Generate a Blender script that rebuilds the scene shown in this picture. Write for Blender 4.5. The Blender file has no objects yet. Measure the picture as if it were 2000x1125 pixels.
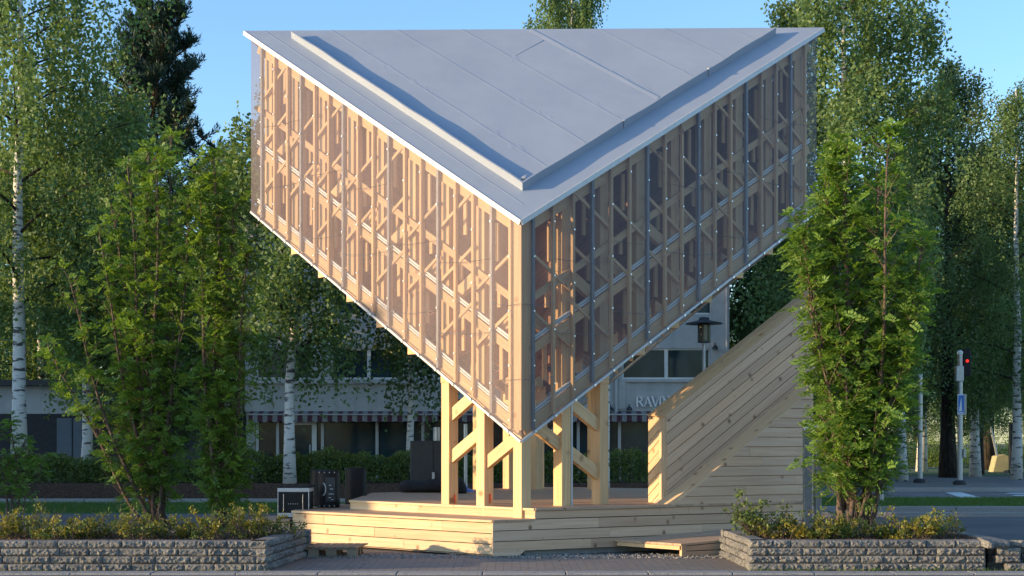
import bpy, math, random
import numpy as np
from mathutils import Vector, Matrix
random.seed(7); RNG = np.random.default_rng(7)
S = bpy.context.scene; COL = S.collection
F = 2900.0; CZ = 1.57; HY = 864.0            # survey constants: focal length in photo pixels, eye height, horizon row
def gx(px, Y): return (px - 1000.0) / F * Y    # metres across at distance Y
def gz(py, Y): return CZ + (HY - py) / F * Y   # metres up at distance Y
SUN_A = math.radians(14.3); SUN_E = math.radians(8.0)

# ------------------------------------------------------------------ materials
def newmat(name):
    m = bpy.data.materials.new(name); m.use_nodes = True
    nt = m.node_tree; nt.nodes.clear()
    out = nt.nodes.new('ShaderNodeOutputMaterial')
    return m, nt, out
def N(nt, t, **k):
    n = nt.nodes.new(t)
    for a, b in k.items():
        if a in n.inputs.keys() if hasattr(n.inputs, 'keys') else False: n.inputs[a].default_value = b
        else: setattr(n, a, b)
    return n
def L(nt, a, b): nt.links.new(a, b)
def ramp(nt, fac, stops):
    r = nt.nodes.new('ShaderNodeValToRGB'); e = r.color_ramp.elements
    while len(e) > 1: e.remove(e[0])
    e[0].position = stops[0][0]; e[0].color = (*stops[0][1], 1)
    for p, c in stops[1:]:
        x = e.new(p); x.color = (*c, 1)
    if fac is not None: L(nt, fac, r.inputs[0])
    return r
def mapping(nt, src, scale):
    mp = nt.nodes.new('ShaderNodeMapping'); mp.inputs['Scale'].default_value = scale
    L(nt, src, mp.inputs[0]); return mp.outputs[0]
def noise(nt, vec, scale, detail=4, rough=.55):
    n = nt.nodes.new('ShaderNodeTexNoise'); n.inputs['Scale'].default_value = scale
    n.inputs['Detail'].default_value = detail; n.inputs['Roughness'].default_value = rough
    if vec is not None: L(nt, vec, n.inputs['Vector'])
    return n.outputs[0]
def mixc(nt, fac, a, b, blend='MIX'):
    m = nt.nodes.new('ShaderNodeMix'); m.data_type = 'RGBA'; m.blend_type = blend
    for s, v in ((0, fac), (6, a), (7, b)):
        if isinstance(v, (int, float)): m.inputs[s].default_value = v
        elif isinstance(v, tuple): m.inputs[s].default_value = (*v, 1)
        else: L(nt, v, m.inputs[s])
    return m.outputs[2]
def math_(nt, op, a, b=0.0):
    m = nt.nodes.new('ShaderNodeMath'); m.operation = op
    for s, v in ((0, a), (1, b)):
        if isinstance(v, (int, float)): m.inputs[s].default_value = v
        else: L(nt, v, m.inputs[s])
    return m.outputs[0]
def principled(nt, out, col, rough=.6, metal=0, bump=None, bstr=.3, bdist=.01, spec=.5):
    p = nt.nodes.new('ShaderNodeBsdfPrincipled')
    if isinstance(col, tuple): p.inputs['Base Color'].default_value = (*col, 1)
    else: L(nt, col, p.inputs['Base Color'])
    if isinstance(rough, (int, float)): p.inputs['Roughness'].default_value = rough
    else: L(nt, rough, p.inputs['Roughness'])
    p.inputs['Metallic'].default_value = metal
    p.inputs['Specular IOR Level'].default_value = spec
    if bump is not None:
        b = nt.nodes.new('ShaderNodeBump'); b.inputs['Strength'].default_value = bstr
        b.inputs['Distance'].default_value = bdist
        L(nt, bump, b.inputs['Height']); L(nt, b.outputs[0], p.inputs['Normal'])
    L(nt, p.outputs[0], out.inputs[0]); return p
def texco(nt, which='Object'):
    return nt.nodes.new('ShaderNodeTexCoord').outputs[which]

def wood(name, light, dark, knot, knotn=3.2, vary=.25, rough=.62):
    """timber: grain runs along u of the UV map, second UV map carries a random pair per board"""
    m, nt, out = newmat(name)
    uv = nt.nodes.new('ShaderNodeUVMap'); uv.uv_map = 'UVMap'
    rd = nt.nodes.new('ShaderNodeUVMap'); rd.uv_map = 'board'
    sp = nt.nodes.new('ShaderNodeSeparateXYZ'); L(nt, rd.outputs[0], sp.inputs[0])
    off = nt.nodes.new('ShaderNodeVectorMath'); off.operation = 'MULTIPLY_ADD'
    L(nt, rd.outputs[0], off.inputs[0]); off.inputs[1].default_value = (37, 61, 0); L(nt, uv.outputs[0], off.inputs[2])
    g = noise(nt, mapping(nt, off.outputs[0], (1.1, 26, 1)), 1.0, 5, .6)
    g2 = noise(nt, mapping(nt, off.outputs[0], (.7, 3.0, 1)), 1.0, 3)
    c = ramp(nt, g, [(.3, dark), (.62, light)]).outputs[0]
    v = nt.nodes.new('ShaderNodeTexVoronoi'); v.feature = 'F1'; v.inputs['Scale'].default_value = 1
    wob = mixc(nt, .06, off.outputs[0], nt.nodes.new('ShaderNodeTexNoise').outputs[1])
    L(nt, mapping(nt, off.outputs[0], (knotn * 1.5, knotn * 1.2, 1)), v.inputs['Vector'])
    kn = ramp(nt, v.outputs['Distance'], [(.06, (1, 1, 1)), (.11, (.6, .6, .6)), (.19, (0, 0, 0))]).outputs[0]
    rr = math_(nt, 'GREATER_THAN', nt.nodes.new('ShaderNodeSeparateColor').outputs[0], 2)
    sc = nt.nodes.new('ShaderNodeSeparateColor'); L(nt, v.outputs['Color'], sc.inputs[0])
    kf = math_(nt, 'MULTIPLY', kn, math_(nt, 'GREATER_THAN', sc.outputs[0], .35))
    c = mixc(nt, kf, c, knot)
    tint = ramp(nt, sp.outputs[0], [(0, (1 - vary, 1 - vary * 1.15, 1 - vary * 1.3)), (.5, (1, 1, 1)), (1, (1.0, .93, .84))]).outputs[0]
    c = mixc(nt, 1.0, c, tint, 'MULTIPLY')
    c = mixc(nt, math_(nt, 'MULTIPLY', g2, .35), c, dark)
    principled(nt, out, c, rough, bump=g, bstr=.25, bdist=.004, spec=.3)
    return m
def simple(name, col, rough=.6, metal=0, var=.12, nscale=8, bump=.0, spec=.5, bdist=.01):
    m, nt, out = newmat(name); co = texco(nt)
    n = noise(nt, co, nscale, 5, .6)
    c = ramp(nt, n, [(.3, tuple(x * (1 - var) for x in col)), (.7, tuple(min(1, x * (1 + var)) for x in col))]).outputs[0]
    principled(nt, out, c, rough, metal, bump=n if bump else None, bstr=bump, spec=spec, bdist=bdist)
    return m
def leafmat(name, c1, c2, c3=None, trans=.38, nscale=1.3):
    m, nt, out = newmat(name); co = texco(nt)
    n = noise(nt, co, nscale, 3, .6); n2 = noise(nt, co, 31, 2, .7)
    stops = [(.3, c1), (.62, c2)]
    c = ramp(nt, math_(nt, 'ADD', math_(nt, 'MULTIPLY', n, .5), math_(nt, 'MULTIPLY', n2, .5)), stops).outputs[0]
    if c3: c = mixc(nt, ramp(nt, noise(nt, co, 17, 1), [(.64, (0, 0, 0)), (.7, (1, 1, 1))]).outputs[0], c, c3)
    d = nt.nodes.new('ShaderNodeBsdfPrincipled'); d.inputs['Roughness'].default_value = .5
    d.inputs['Specular IOR Level'].default_value = .35
    t = nt.nodes.new('ShaderNodeBsdfTranslucent')
    L(nt, c, d.inputs['Base Color'])
    tc = mixc(nt, 1.0, c, (1.35, 1.25, .55), 'MULTIPLY'); L(nt, tc, t.inputs[0])
    mx = nt.nodes.new('ShaderNodeMixShader'); mx.inputs[0].default_value = trans
    L(nt, d.outputs[0], mx.inputs[1]); L(nt, t.outputs[0], mx.inputs[2]); L(nt, mx.outputs[0], out.inputs[0])
    return m
M = {}
M['timber'] = wood('spruce_glulam', (.80, .56, .31), (.62, .39, .20), (.33, .17, .08), 2.0, .2)
M['inner'] = wood('inner_boards_shade_tone', (.44, .25, .155), (.34, .18, .11), (.18, .08, .05), 2.2, .3)  # wood darkened and reddened so the bays behind the mesh look shaded
M['clad'] = wood('pine_cladding', (.74, .55, .35), (.58, .40, .23), (.26, .12, .055), 2.8, .2)
M['clad_shade_side'] = wood('pine_cladding_lifted_for_shade', (.80, .56, .385), (.64, .41, .27), (.20, .09, .045), 3.0, .3)  # same pine, colour lifted to brighten the boards that stand in shade
M['deck'] = wood('deck_boards', (.60, .42, .29), (.45, .30, .20), (.2, .11, .07), 3.0, .3)
M['oldwood'] = wood('old_pallet_wood', (.36, .27, .18), (.22, .16, .11), (.1, .06, .04), 3.0, .3)
M['white'] = simple('white_paint', (.78, .78, .76), .5, var=.05)
M['letter'] = simple('white_enamel_letters', (.93, .93, .92), .35, var=.02)
M['alu'] = simple('aluminium_trim', (.50, .50, .51), .45, .15, .08)
M['screw'] = simple('screw_washer', (.85, .86, .88), .3, .5, .03)
M['greybatten'] = simple('galvanised_batten', (.20, .205, .225), .45, .3, .2, 6)
M['black'] = simple('black_plastic', (.013, .013, .015), .5, 0, .25, 20, spec=.22)
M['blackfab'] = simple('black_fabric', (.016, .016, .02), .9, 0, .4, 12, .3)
M['darkmetal'] = simple('dark_painted_steel', (.04, .043, .048), .45, .1, .15, spec=.3)
M['galv'] = simple('galvanised_steel', (.42, .43, .44), .4, .7, .12)
M['orange'] = simple('orange_marker_paint', (.75, .13, .05), .7, var=.2, nscale=30)
M['red'] = simple('red_plastic', (.5, .03, .02), .4)
M['blue'] = simple('blue_sign_paint', (.02, .16, .55), .4)
M['soil'] = simple('bark_mulch', (.085, .05, .033), .95, var=.6, nscale=25, bump=1, bdist=.05)
M['kerb'] = simple('granite_kerb', (.30, .285, .27), .85, var=.35, nscale=60, bump=.4)
M['concrete'] = simple('concrete', (.30, .30, .30), .9, var=.15, nscale=9, bump=.2)
M['paint'] = simple('road_paint', (.72, .74, .74), .7, var=.12, nscale=12)
M['yellow'] = simple('yellowed_concrete', (.38, .35, .20), .8)
M['lampglass'] = simple('smoked_lamp_glass', (.10, .085, .06), .15)
M['curtain'] = simple('curtain_cloth', (.16, .2, .21), .8, var=.3)

def mk_roof():
    m, nt, out = newmat('grey_roof_membrane'); co = texco(nt)
    a = noise(nt, co, 1.1, 4, .6); b = noise(nt, co, 45, 3, .6)
    c = ramp(nt, a, [(.3, (.285, .33, .405)), (.7, (.32, .365, .44))]).outputs[0]
    c = mixc(nt, math_(nt, 'MULTIPLY', b, .15), c, (.27, .29, .33))
    h = math_(nt, 'ADD', math_(nt, 'MULTIPLY', noise(nt, co, 1.0, 2), 1.6), math_(nt, 'MULTIPLY', b, .05))
    principled(nt, out, c, .62, bump=h, bstr=.35, bdist=.03, spec=.4); return m
M['roof'] = mk_roof()
def mk_net():
    m, nt, out = newmat('fine_metal_mesh'); co = texco(nt)
    d = nt.nodes.new('ShaderNodeBsdfPrincipled'); d.inputs['Base Color'].default_value = (.155, .135, .16, 1)
    d.inputs['Roughness'].default_value = .5; d.inputs['Metallic'].default_value = .8
    t = nt.nodes.new('ShaderNodeBsdfTransparent'); mx = nt.nodes.new('ShaderNodeMixShader')
    n = noise(nt, mapping(nt, co, (1, 1, .25)), 1.6, 3, .6)
    f = ramp(nt, n, [(.3, (.30, .30, .30)), (.7, (.39, .39, .39))]).outputs[0]
    L(nt, f, mx.inputs[0]); L(nt, t.outputs[0], mx.inputs[1]); L(nt, d.outputs[0], mx.inputs[2])
    L(nt, mx.outputs[0], out.inputs[0]); return m
M['net'] = mk_net()
def mk_bark(name, base, mark, horiz=True, thr=.56):
    m, nt, out = newmat(name); co = texco(nt)
    sc = (2.2, 2.2, 9) if horiz else (14, 14, 1.6)
    n = noise(nt, mapping(nt, co, sc), 1.0, 4, .65)
    c = ramp(nt, n, [(thr - .03, base), (thr + .03, mark)]).outputs[0]
    c = mixc(nt, math_(nt, 'MULTIPLY', noise(nt, co, 6, 3), .35), c, tuple(x * .55 for x in base))
    principled(nt, out, c, .85, bump=n, bstr=.5, bdist=.02, spec=.2); return m
M['birchbark'] = mk_bark('birch_bark', (.70, .67, .62), (.03, .028, .025), True, .57)
M['darkbark'] = mk_bark('dark_bark', (.06, .048, .038), (.02, .016, .013), False, .5)
M['rowanbark'] = mk_bark('rowan_bark', (.14, .10, .08), (.09, .06, .05), True, .55)
M['pinebark'] = mk_bark('pine_bark', (.16, .09, .055), (.05, .03, .02), False, .5)
M['twig'] = simple('dry_twig', (.11, .08, .07), .9, var=.3, nscale=20)
M['birchleaf'] = leafmat('birch_leaves', (.07, .135, .055), (.16, .25, .09), (.24, .31, .12))
M['darkleaf'] = leafmat('dark_leaves', (.055, .10, .045), (.125, .19, .07), trans=.3)
M['rowanleaf'] = leafmat('rowan_leaves', (.075, .155, .03), (.20, .34, .06), (.33, .40, .11), trans=.42)
M['needle'] = leafmat('pine_needles', (.014, .034, .022), (.032, .062, .036), trans=.1)
M['hedgeleaf'] = leafmat('hedge_leaves', (.06, .11, .026), (.15, .20, .05), trans=.3, nscale=2)
M['yellowleaf'] = leafmat('yellowish_leaves', (.12, .15, .025), (.30, .25, .04), trans=.35, nscale=3)
M['umbel'] = leafmat('faded_flower_heads', (.22, .13, .09), (.3, .2, .12), trans=.2)
M['grass'] = simple('mown_grass', (.045, .095, .022), .9, var=.4, nscale=3.5, bump=.6)
M['grassblade'] = leafmat('grass_blades', (.05, .11, .02), (.09, .17, .03))
M['brightbush'] = leafmat('bright_bush_leaves', (.07, .13, .02), (.17, .24, .04))

def mk_asphalt(name, base, spots=.2):
    m, nt, out = newmat(name); co = texco(nt)
    a = noise(nt, co, .35, 5, .6); b = noise(nt, co, 120, 2, .7)
    c = ramp(nt, a, [(.3, tuple(x * .75 for x in base)), (.7, tuple(x * 1.25 for x in base))]).outputs[0]
    c = mixc(nt, math_(nt, 'MULTIPLY', ramp(nt, b, [(.55, (0, 0, 0)), (.75, (1, 1, 1))]).outputs[0], spots), c, tuple(x * 2.4 for x in base))
    principled(nt, out, c, .88, bump=b, bstr=.5, bdist=.006, spec=.3); return m
M['asphalt'] = mk_asphalt('asphalt', (.125, .115, .11))
M['road'] = mk_asphalt('road_asphalt', (.19, .17, .165))
M['path'] = mk_asphalt('gravel_asphalt', (.16, .15, .145))
def mk_paver():
    m, nt, out = newmat('brown_paving_blocks'); co = texco(nt)
    b = nt.nodes.new('ShaderNodeTexBrick'); b.inputs['Scale'].default_value = 1
    b.inputs['Brick Width'].default_value = .21; b.inputs['Row Height'].default_value = .105
    b.inputs['Mortar Size'].default_value = .006; b.inputs['Color1'].default_value = (.27, .215, .18, 1)
    b.inputs['Color2'].default_value = (.20, .165, .14, 1); b.inputs['Mortar'].default_value = (.05, .045, .04, 1)
    L(nt, co, b.inputs['Vector'])
    n = noise(nt, co, 1.4, 5); n2 = noise(nt, co, 70, 3, .7)
    c = mixc(nt, math_(nt, 'MULTIPLY', n, .55), b.outputs[0], (.19, .17, .15))
    c = mixc(nt, ramp(nt, n2, [(.6, (0, 0, 0)), (.7, (.5, .5, .5))]).outputs[0], c, (.3, .27, .24))
    h = math_(nt, 'ADD', math_(nt, 'MULTIPLY', b.outputs[1], -1.0), n2)
    principled(nt, out, c, .85, bump=h, bstr=.5, bdist=.006); return m
M['paver'] = mk_paver()
def mk_stone():
    m, nt, out = newmat('rock_faced_block'); co = texco(nt)
    n = noise(nt, co, 26, 6, .7); n3 = noise(nt, co, 2.4, 3)
    c = ramp(nt, n, [(.3, (.10, .10, .10)), (.5, (.25, .245, .235)), (.72, (.45, .43, .40))]).outputs[0]
    c = mixc(nt, math_(nt, 'MULTIPLY', n3, .5), c, (.13, .135, .14))
    rd = nt.nodes.new('ShaderNodeUVMap'); rd.uv_map = 'board'; c = mixc(nt, 1.0, c, ramp(nt, rd.outputs[0], [(0, (.6, .61, .63)), (.5, (.95, .93, .9)), (1, (1.25, 1.18, 1.08))]).outputs[0], 'MULTIPLY')
    principled(nt, out, c, .92, bump=noise(nt, co, 40, 5, .75), bstr=.8, bdist=.02, spec=.2); return m
M['stone'] = mk_stone()
def mk_plaster():
    m, nt, out = newmat('pale_plaster'); co = texco(nt)
    n = noise(nt, co, 3, 6, .65); w = noise(nt, mapping(nt, co, (2.5, 2.5, .25)), 1, 4)
    c = ramp(nt, n, [(.3, (.47, .47, .46)), (.7, (.58, .58, .565))]).outputs[0]
    c = mixc(nt, ramp(nt, w, [(.5, (0, 0, 0)), (.75, (.5, .5, .5))]).outputs[0], c, (.33, .33, .32))
    principled(nt, out, c, .9, bump=noise(nt, co, 60, 3), bstr=.3, bdist=.01, spec=.2); return m
M['plaster'] = mk_plaster()
def mk_glass():
    m, nt, out = newmat('dark_window_glass'); co = texco(nt)
    n = noise(nt, co, .8, 4)
    c = ramp(nt, n, [(.35, (.012, .024, .030)), (.65, (.035, .065, .078))]).outputs[0]
    principled(nt, out, c, .08, 0, bump=noise(nt, co, 1.2, 2), bstr=.08, bdist=.05, spec=.22); return m
M['glass'] = mk_glass()
def mk_awning():
    m, nt, out = newmat('striped_awning_cloth'); co = texco(nt)
    sp = nt.nodes.new('ShaderNodeSeparateXYZ'); L(nt, co, sp.inputs[0])
    f = math_(nt, 'GREATER_THAN', math_(nt, 'FRACT', math_(nt, 'MULTIPLY', sp.outputs[0], 3.0)), .5)
    c = mixc(nt, f, (.30, .30, .30), (.11, .04, .06))
    principled(nt, out, c, .85); return m
M['awning'] = mk_awning()

# ------------------------------------------------------------------ mesh collecting
class MB:
    def __init__(s): s.v = []; s.f = []; s.uv = []; s.bd = []; s.mi = []; s.n = 0
    def add(s, verts, faces, uvs=None, bd=None, mi=0):
        b = s.n; s.v.extend(verts); s.n += len(verts)
        bd = bd or (random.random(), random.random())
        for k, f in enumerate(faces):
            s.f.append([b + i for i in f]); s.mi.append(mi); s.bd.append(bd)
            s.uv.append(uvs[k] if uvs else [(verts[i][0] + verts[i][1], verts[i][2]) for i in f])
    def obox(s, c, ax, ay, az, lx, ly, lz, mi=0, bd=None):
        """oriented box: centre, three unit axes, full lengths; grain along ax"""
        c = Vector(c); ax = Vector(ax); ay = Vector(ay); az = Vector(az)
        vs = []; loc = []
        for i in (-.5, .5):
            for j in (-.5, .5):
                for k in (-.5, .5):
                    vs.append(c + ax * (i * lx) + ay * (j * ly) + az * (k * lz)); loc.append((i * lx, j * ly, k * lz))
        fs = [(0, 1, 3, 2), (4, 6, 7, 5), (0, 4, 5, 1), (2, 3, 7, 6), (0, 2, 6, 4), (1, 5, 7, 3)]
        ty = [0, 0, 1, 1, 2, 2]; uvs = []
        for f, t in zip(fs, ty):
            if t == 0: uvs.append([(loc[i][1] * .1, loc[i][2]) for i in f])
            elif t == 1: uvs.append([(loc[i][0], loc[i][2]) for i in f])
            else: uvs.append([(loc[i][0], loc[i][1] + .4) for i in f])
        if ax.cross(ay).dot(az) < 0: fs = [tuple(reversed(f)) for f in fs]; uvs = [list(reversed(u)) for u in uvs]
        s.add([tuple(v) for v in vs], fs, uvs, bd, mi)
    def box(s, x0, x1, y0, y1, z0, z1, mi=0):
        s.obox(((x0 + x1) / 2, (y0 + y1) / 2, (z0 + z1) / 2), (1, 0, 0), (0, 1, 0), (0, 0, 1), x1 - x0, y1 - y0, z1 - z0, mi)
    def beam(s, p, q, w, h, mi=0, side=None):
        """square-cut timber from p to q; w across (horizontal), h the other way"""
        p = Vector(p); q = Vector(q); ax = (q - p); l = ax.length; ax.normalize()
        ay = Vector(side) if side else (Vector((0, 0, 1)).cross(ax) if abs(ax.z) < .99 else Vector((1, 0, 0)))
        ay.normalize(); az = ax.cross(ay); az.normalize(); ay = az.cross(ax)
        s.obox((p + q) / 2, ax, ay, az, l, w, h, mi)
    def prism(s, poly, o, ex, ez, n, t, ang=0.0, mi=0):
        """extrude a 2-D polygon lying in the plane (o, ex, ez) by t along n; grain direction at angle ang"""
        o = Vector(o); ex = Vector(ex); ez = Vector(ez); n = Vector(n); k = len(poly)
        a = [o + ex * u + ez * v + n * t for u, v in poly]; b = [o + ex * u + ez * v for u, v in poly]
        ca, sa = math.cos(ang), math.sin(ang)
        U = [(u * ca + v * sa, -u * sa + v * ca) for u, v in poly]
        area = sum(poly[i][0] * poly[(i + 1) % k][1] - poly[(i + 1) % k][0] * poly[i][1] for i in range(k))
        flip = (area > 0) != (ex.cross(ez).dot(n) > 0)
        fs = [list(range(k)), list(range(2 * k - 1, k - 1, -1))]; uv = [U[:], U[::-1]]
        for i in range(k):
            j = (i + 1) % k; fs.append([i, i + k, j + k, j])
            uv.append([U[i], (U[i][0], U[i][1] + t), (U[j][0], U[j][1] + t), U[j]])
        if flip: fs = [f[::-1] for f in fs]; uv = [u[::-1] for u in uv]
        s.add([tuple(x) for x in a + b], fs, uv, None, mi)
    def tube(s, pts, rad, n=8, mi=0, cap=True):
        pts = [Vector(p) for p in pts]; m = len(pts)
        if isinstance(rad, (int, float)): rad = [rad] * m
        vs = []; fs = []; uvs = []
        ref = Vector((1, .01, 0)) if abs((pts[-1] - pts[0]).normalized().x) < .9 else Vector((0, 1, 0))
        for i, p in enumerate(pts):
            d = (pts[min(i + 1, m - 1)] - pts[max(i - 1, 0)]).normalized()
            u = d.cross(ref); u.normalize(); w = d.cross(u)
            for k in range(n):
                a = 2 * math.pi * k / n; vs.append(tuple(p + (u * math.cos(a) + w * math.sin(a)) * rad[i]))
        for i in range(m - 1):
            for k in range(n):
                k2 = (k + 1) % n; fs.append((i * n + k, i * n + k2, (i + 1) * n + k2, (i + 1) * n + k))
        if cap: fs.append(tuple(range(n - 1, -1, -1))); fs.append(tuple((m - 1) * n + k for k in range(n)))
        s.add(vs, fs, None, None, mi)
    def lathe(s, c, prof, n=20, mi=0):
        vs = []; fs = []
        for r, z in prof:
            for k in range(n):
                a = 2 * math.pi * k / n; vs.append((c[0] + r * math.cos(a), c[1] + r * math.sin(a), c[2] + z))
        for i in range(len(prof) - 1):
            for k in range(n):
                k2 = (k + 1) % n; fs.append((i * n + k, i * n + k2, (i + 1) * n + k2, (i + 1) * n + k))
        fs.append(tuple(range(n - 1, -1, -1))); fs.append(tuple((len(prof) - 1) * n + k for k in range(n)))
        s.add(vs, fs, None, None, mi)
def link(o, parent=None):
    COL.objects.link(o)
    if parent is not None: o.parent = parent
    return o
def build(name, mb, mats, parent=None, smooth=False, bevel=0.0, off=None):
    """one mesh object; vertices are in world metres, moved to the parent's space"""
    me = bpy.data.meshes.new(name)
    o0 = parent_origin(parent)
    vs = [(v[0] - o0[0], v[1] - o0[1], v[2] - o0[2]) for v in mb.v]
    me.from_pydata(vs, [], mb.f)
    if not isinstance(mats, (list, tuple)): mats = [mats]
    for m in mats: me.materials.append(m)
    me.polygons.foreach_set('material_index', mb.mi)
    u1 = me.uv_layers.new(name='UVMap'); u2 = me.uv_layers.new(name='board')
    a = []; b = []
    for uv, bd, f in zip(mb.uv, mb.bd, mb.f):
        for q in uv: a.extend((q[0], q[1]))
        b.extend(bd * len(f))
    u1.data.foreach_set('uv', a); u2.data.foreach_set('uv', b)
    if smooth: me.polygons.foreach_set('use_smooth', [True] * len(mb.f))
    me.update()
    o = link(bpy.data.objects.new(name, me), parent)
    if bevel:
        md = o.modifiers.new('bevel', 'BEVEL'); md.width = bevel; md.segments = 2; md.limit_method = 'ANGLE'; md.angle_limit = math.radians(40)
    return o
def parent_origin(p):
    x = Vector((0, 0, 0))
    while p is not None: x = x + p.location; p = p.parent
    return x
def tag(o, label, cat, group=None):
    o['label'] = label; o['category'] = cat
    if group: o['group'] = group
    return o
def thing(name, label, cat, loc=(0, 0, 0), group=None):
    o = bpy.data.objects.new(name, None); o.location = loc; o.empty_display_size = .3; COL.objects.link(o)
    return tag(o, label, cat, group)
def struct(name, mb, m, kind='structure', **k):
    o = build(name, mb, m, **k); o['kind'] = kind; return o
def copy_tree(o, loc, rz=0, sc=(1, 1, 1), label=None, parent=None):
    c = o.copy(); COL.objects.link(c); c.parent = parent
    if parent is None: c.location = loc; c.rotation_euler = (0, 0, rz); c.scale = sc
    if label: c['label'] = label
    for ch in o.children: 
        d = ch.copy(); COL.objects.link(d); d.parent = c
    return c

# leaves as numpy rhombi ------------------------------------------------
def leaf_mesh(name, P, D, Nn, ln, wd, mats, parent=None, mi=None):
    """P base points, D leaf direction, Nn leaf normal-ish, ln, wd arrays"""
    n = len(P); D = D / np.linalg.norm(D, axis=1, keepdims=True)
    Sd = np.cross(D, Nn); Sd /= (np.linalg.norm(Sd, axis=1, keepdims=True) + 1e-9)
    ln = np.broadcast_to(ln, (n,))[:, None]; wd = np.broadcast_to(wd, (n,))[:, None]
    V = np.empty((n, 4, 3)); V[:, 0] = P; V[:, 1] = P + D * ln * .5 + Sd * wd * .5
    V[:, 2] = P + D * ln; V[:, 3] = P + D * ln * .5 - Sd * wd * .5
    if parent is not None: V = V - np.array(parent_origin(parent))
    me = bpy.data.meshes.new(name); me.vertices.add(n * 4); me.vertices.foreach_set('co', V.reshape(-1))
    me.loops.add(n * 4); me.loops.foreach_set('vertex_index', np.arange(n * 4, dtype=np.int32))
    me.polygons.add(n); me.polygons.foreach_set('loop_start', np.arange(n, dtype=np.int32) * 4)
    me.polygons.foreach_set('loop_total', np.full(n, 4, dtype=np.int32))
    for m in mats: me.materials.append(m)
    if mi is not None: me.polygons.foreach_set('material_index', np.asarray(mi, dtype=np.int32))
    me.update(calc_edges=True); me.validate()
    return link(bpy.data.objects.new(name, me), parent)
def rdir(n, zb=0.0):
    d = RNG.normal(size=(n, 3)); d[:, 2] += zb; return d / np.linalg.norm(d, axis=1, keepdims=True)

# ------------------------------------------------------------------ world, sun, camera
w = bpy.data.worlds.new('World'); S.world = w; w.use_nodes = True
nt = w.node_tree; bg = nt.nodes['Background']
sky = nt.nodes.new('ShaderNodeTexSky'); sky.sky_type = 'NISHITA'; sky.sun_disc = False
SD = Vector((-math.cos(SUN_A) * math.cos(SUN_E), -math.sin(SUN_A) * math.cos(SUN_E), math.sin(SUN_E)))   # towards the sun
sky.sun_elevation = math.radians(8); sky.sun_rotation = math.atan2(SD.x, SD.y)
sky.air_density = 1.0; sky.dust_density = 0.6; sky.ozone_density = 2.2; sky.altitude = 60
L(nt, mixc(nt, 1.0, sky.outputs[0], (.84, .97, 1.13), 'MULTIPLY'), bg.inputs[0]); bg.inputs[1].default_value = .15
ld = bpy.data.lights.new('sun', 'SUN'); ld.energy = 2.85; ld.angle = math.radians(.5); ld.color = (1.0, .72, .40)
lo = bpy.data.objects.new('sun', ld); COL.objects.link(lo)
lo.rotation_euler = (-SD).to_track_quat('-Z', 'Y').to_euler(); lo.location = (-40, -10, 30)
cd = bpy.data.cameras.new('camera'); co = bpy.data.objects.new('camera', cd); COL.objects.link(co)
cd.sensor_width = 36; cd.lens = F / 2000 * 36; cd.shift_y = (HY - 562.5) / 2000; cd.clip_end = 2000; cd.clip_start = .1
co.location = (0, 0, CZ); co.rotation_euler = (math.radians(90), 0, 0); S.camera = co
S.view_settings.view_transform = 'Standard'; S.view_settings.look = 'None'; S.view_settings.exposure = EXPOSURE = 1.4
S.view_settings.gamma = 1; S.view_settings.use_curve_mapping = False
S.cycles.transparent_max_bounces = 16; S.cycles.max_bounces = 6; S.cycles.diffuse_bounces = 4

# ------------------------------------------------------------------ ground
def sheet(name, poly, z, m, kind='structure', th=0):
    mb = MB()
    if th: mb.prism(poly, (0, 0, z - th), (1, 0, 0), (0, 1, 0), (0, 0, 1), th)
    else: mb.add([(x, y, z) for x, y in poly], [tuple(range(len(poly)))])
    return struct(name, mb, m, kind)
sheet('ground', [(-600, -60), (600, -60), (600, 1200), (-600, 1200)], 0, M['asphalt'])
sheet('pavement', [(-14, 17.9), (16, 17.9), (16, 20.6), (-14, 20.6)], .004, M['paver'])
sheet('bounce_ground', [(-60, -60), (60, -60), (60, 11.9), (-60, 11.9)], .004, simple('bounce_gravel', (.40, .31, .22), .95, var=.2, nscale=5, bump=.3))  # unseen pale ground added to bounce warm light onto shaded faces
sheet('path', [(-14, 12), (18, 12), (18, 17.55), (-14, 17.55)], .004, M['path'])
mb = MB(); x = -14.0
while x < 16:
    l = random.uniform(.93, 1.03); mb.box(x, x + l - .012, 17.56, 17.89, -.1, .022 + random.uniform(-.004, .004)); x += l
struct('kerb', mb, M['kerb'], bevel=.01)
n = 1500; P = np.c_[RNG.uniform(-8, 8, n), 17.4 + 3.0 * RNG.random(n) ** 1.4, np.full(n, .03)]
P[:, 2] = np.where(P[:, 1] > 17.9, .009, .03)
o_ = leaf_mesh('fallen_leaves', P, np.c_[rdir(n)[:, :2], .15 * RNG.random(n)], np.c_[RNG.normal(0, .3, (n, 2)), np.ones(n)], RNG.uniform(.012, .045, n), RNG.uniform(.008, .02, n), [simple('dry_brown_litter', (.24, .16, .09), .9, var=.5, nscale=20)]); o_['kind'] = 'stuff'
# loose gravel along the front of the stage
n = 5000; P = np.c_[RNG.uniform(-3.2, 3.4, n), 20.25 + np.abs(RNG.normal(0, .28, n)) - .35 * RNG.random(n), np.full(n, .006)]
P[:, 1] += 0.0
P[:, 2] += .004
mbg = leaf_mesh('gravel', P, np.c_[rdir(n)[:, :2], np.abs(rdir(n)[:, 2]) * .6 + .1], rdir(n), RNG.uniform(.01, .035, n), RNG.uniform(.01, .03, n), [M['kerb']])
mbg['kind'] = 'stuff'
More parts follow.
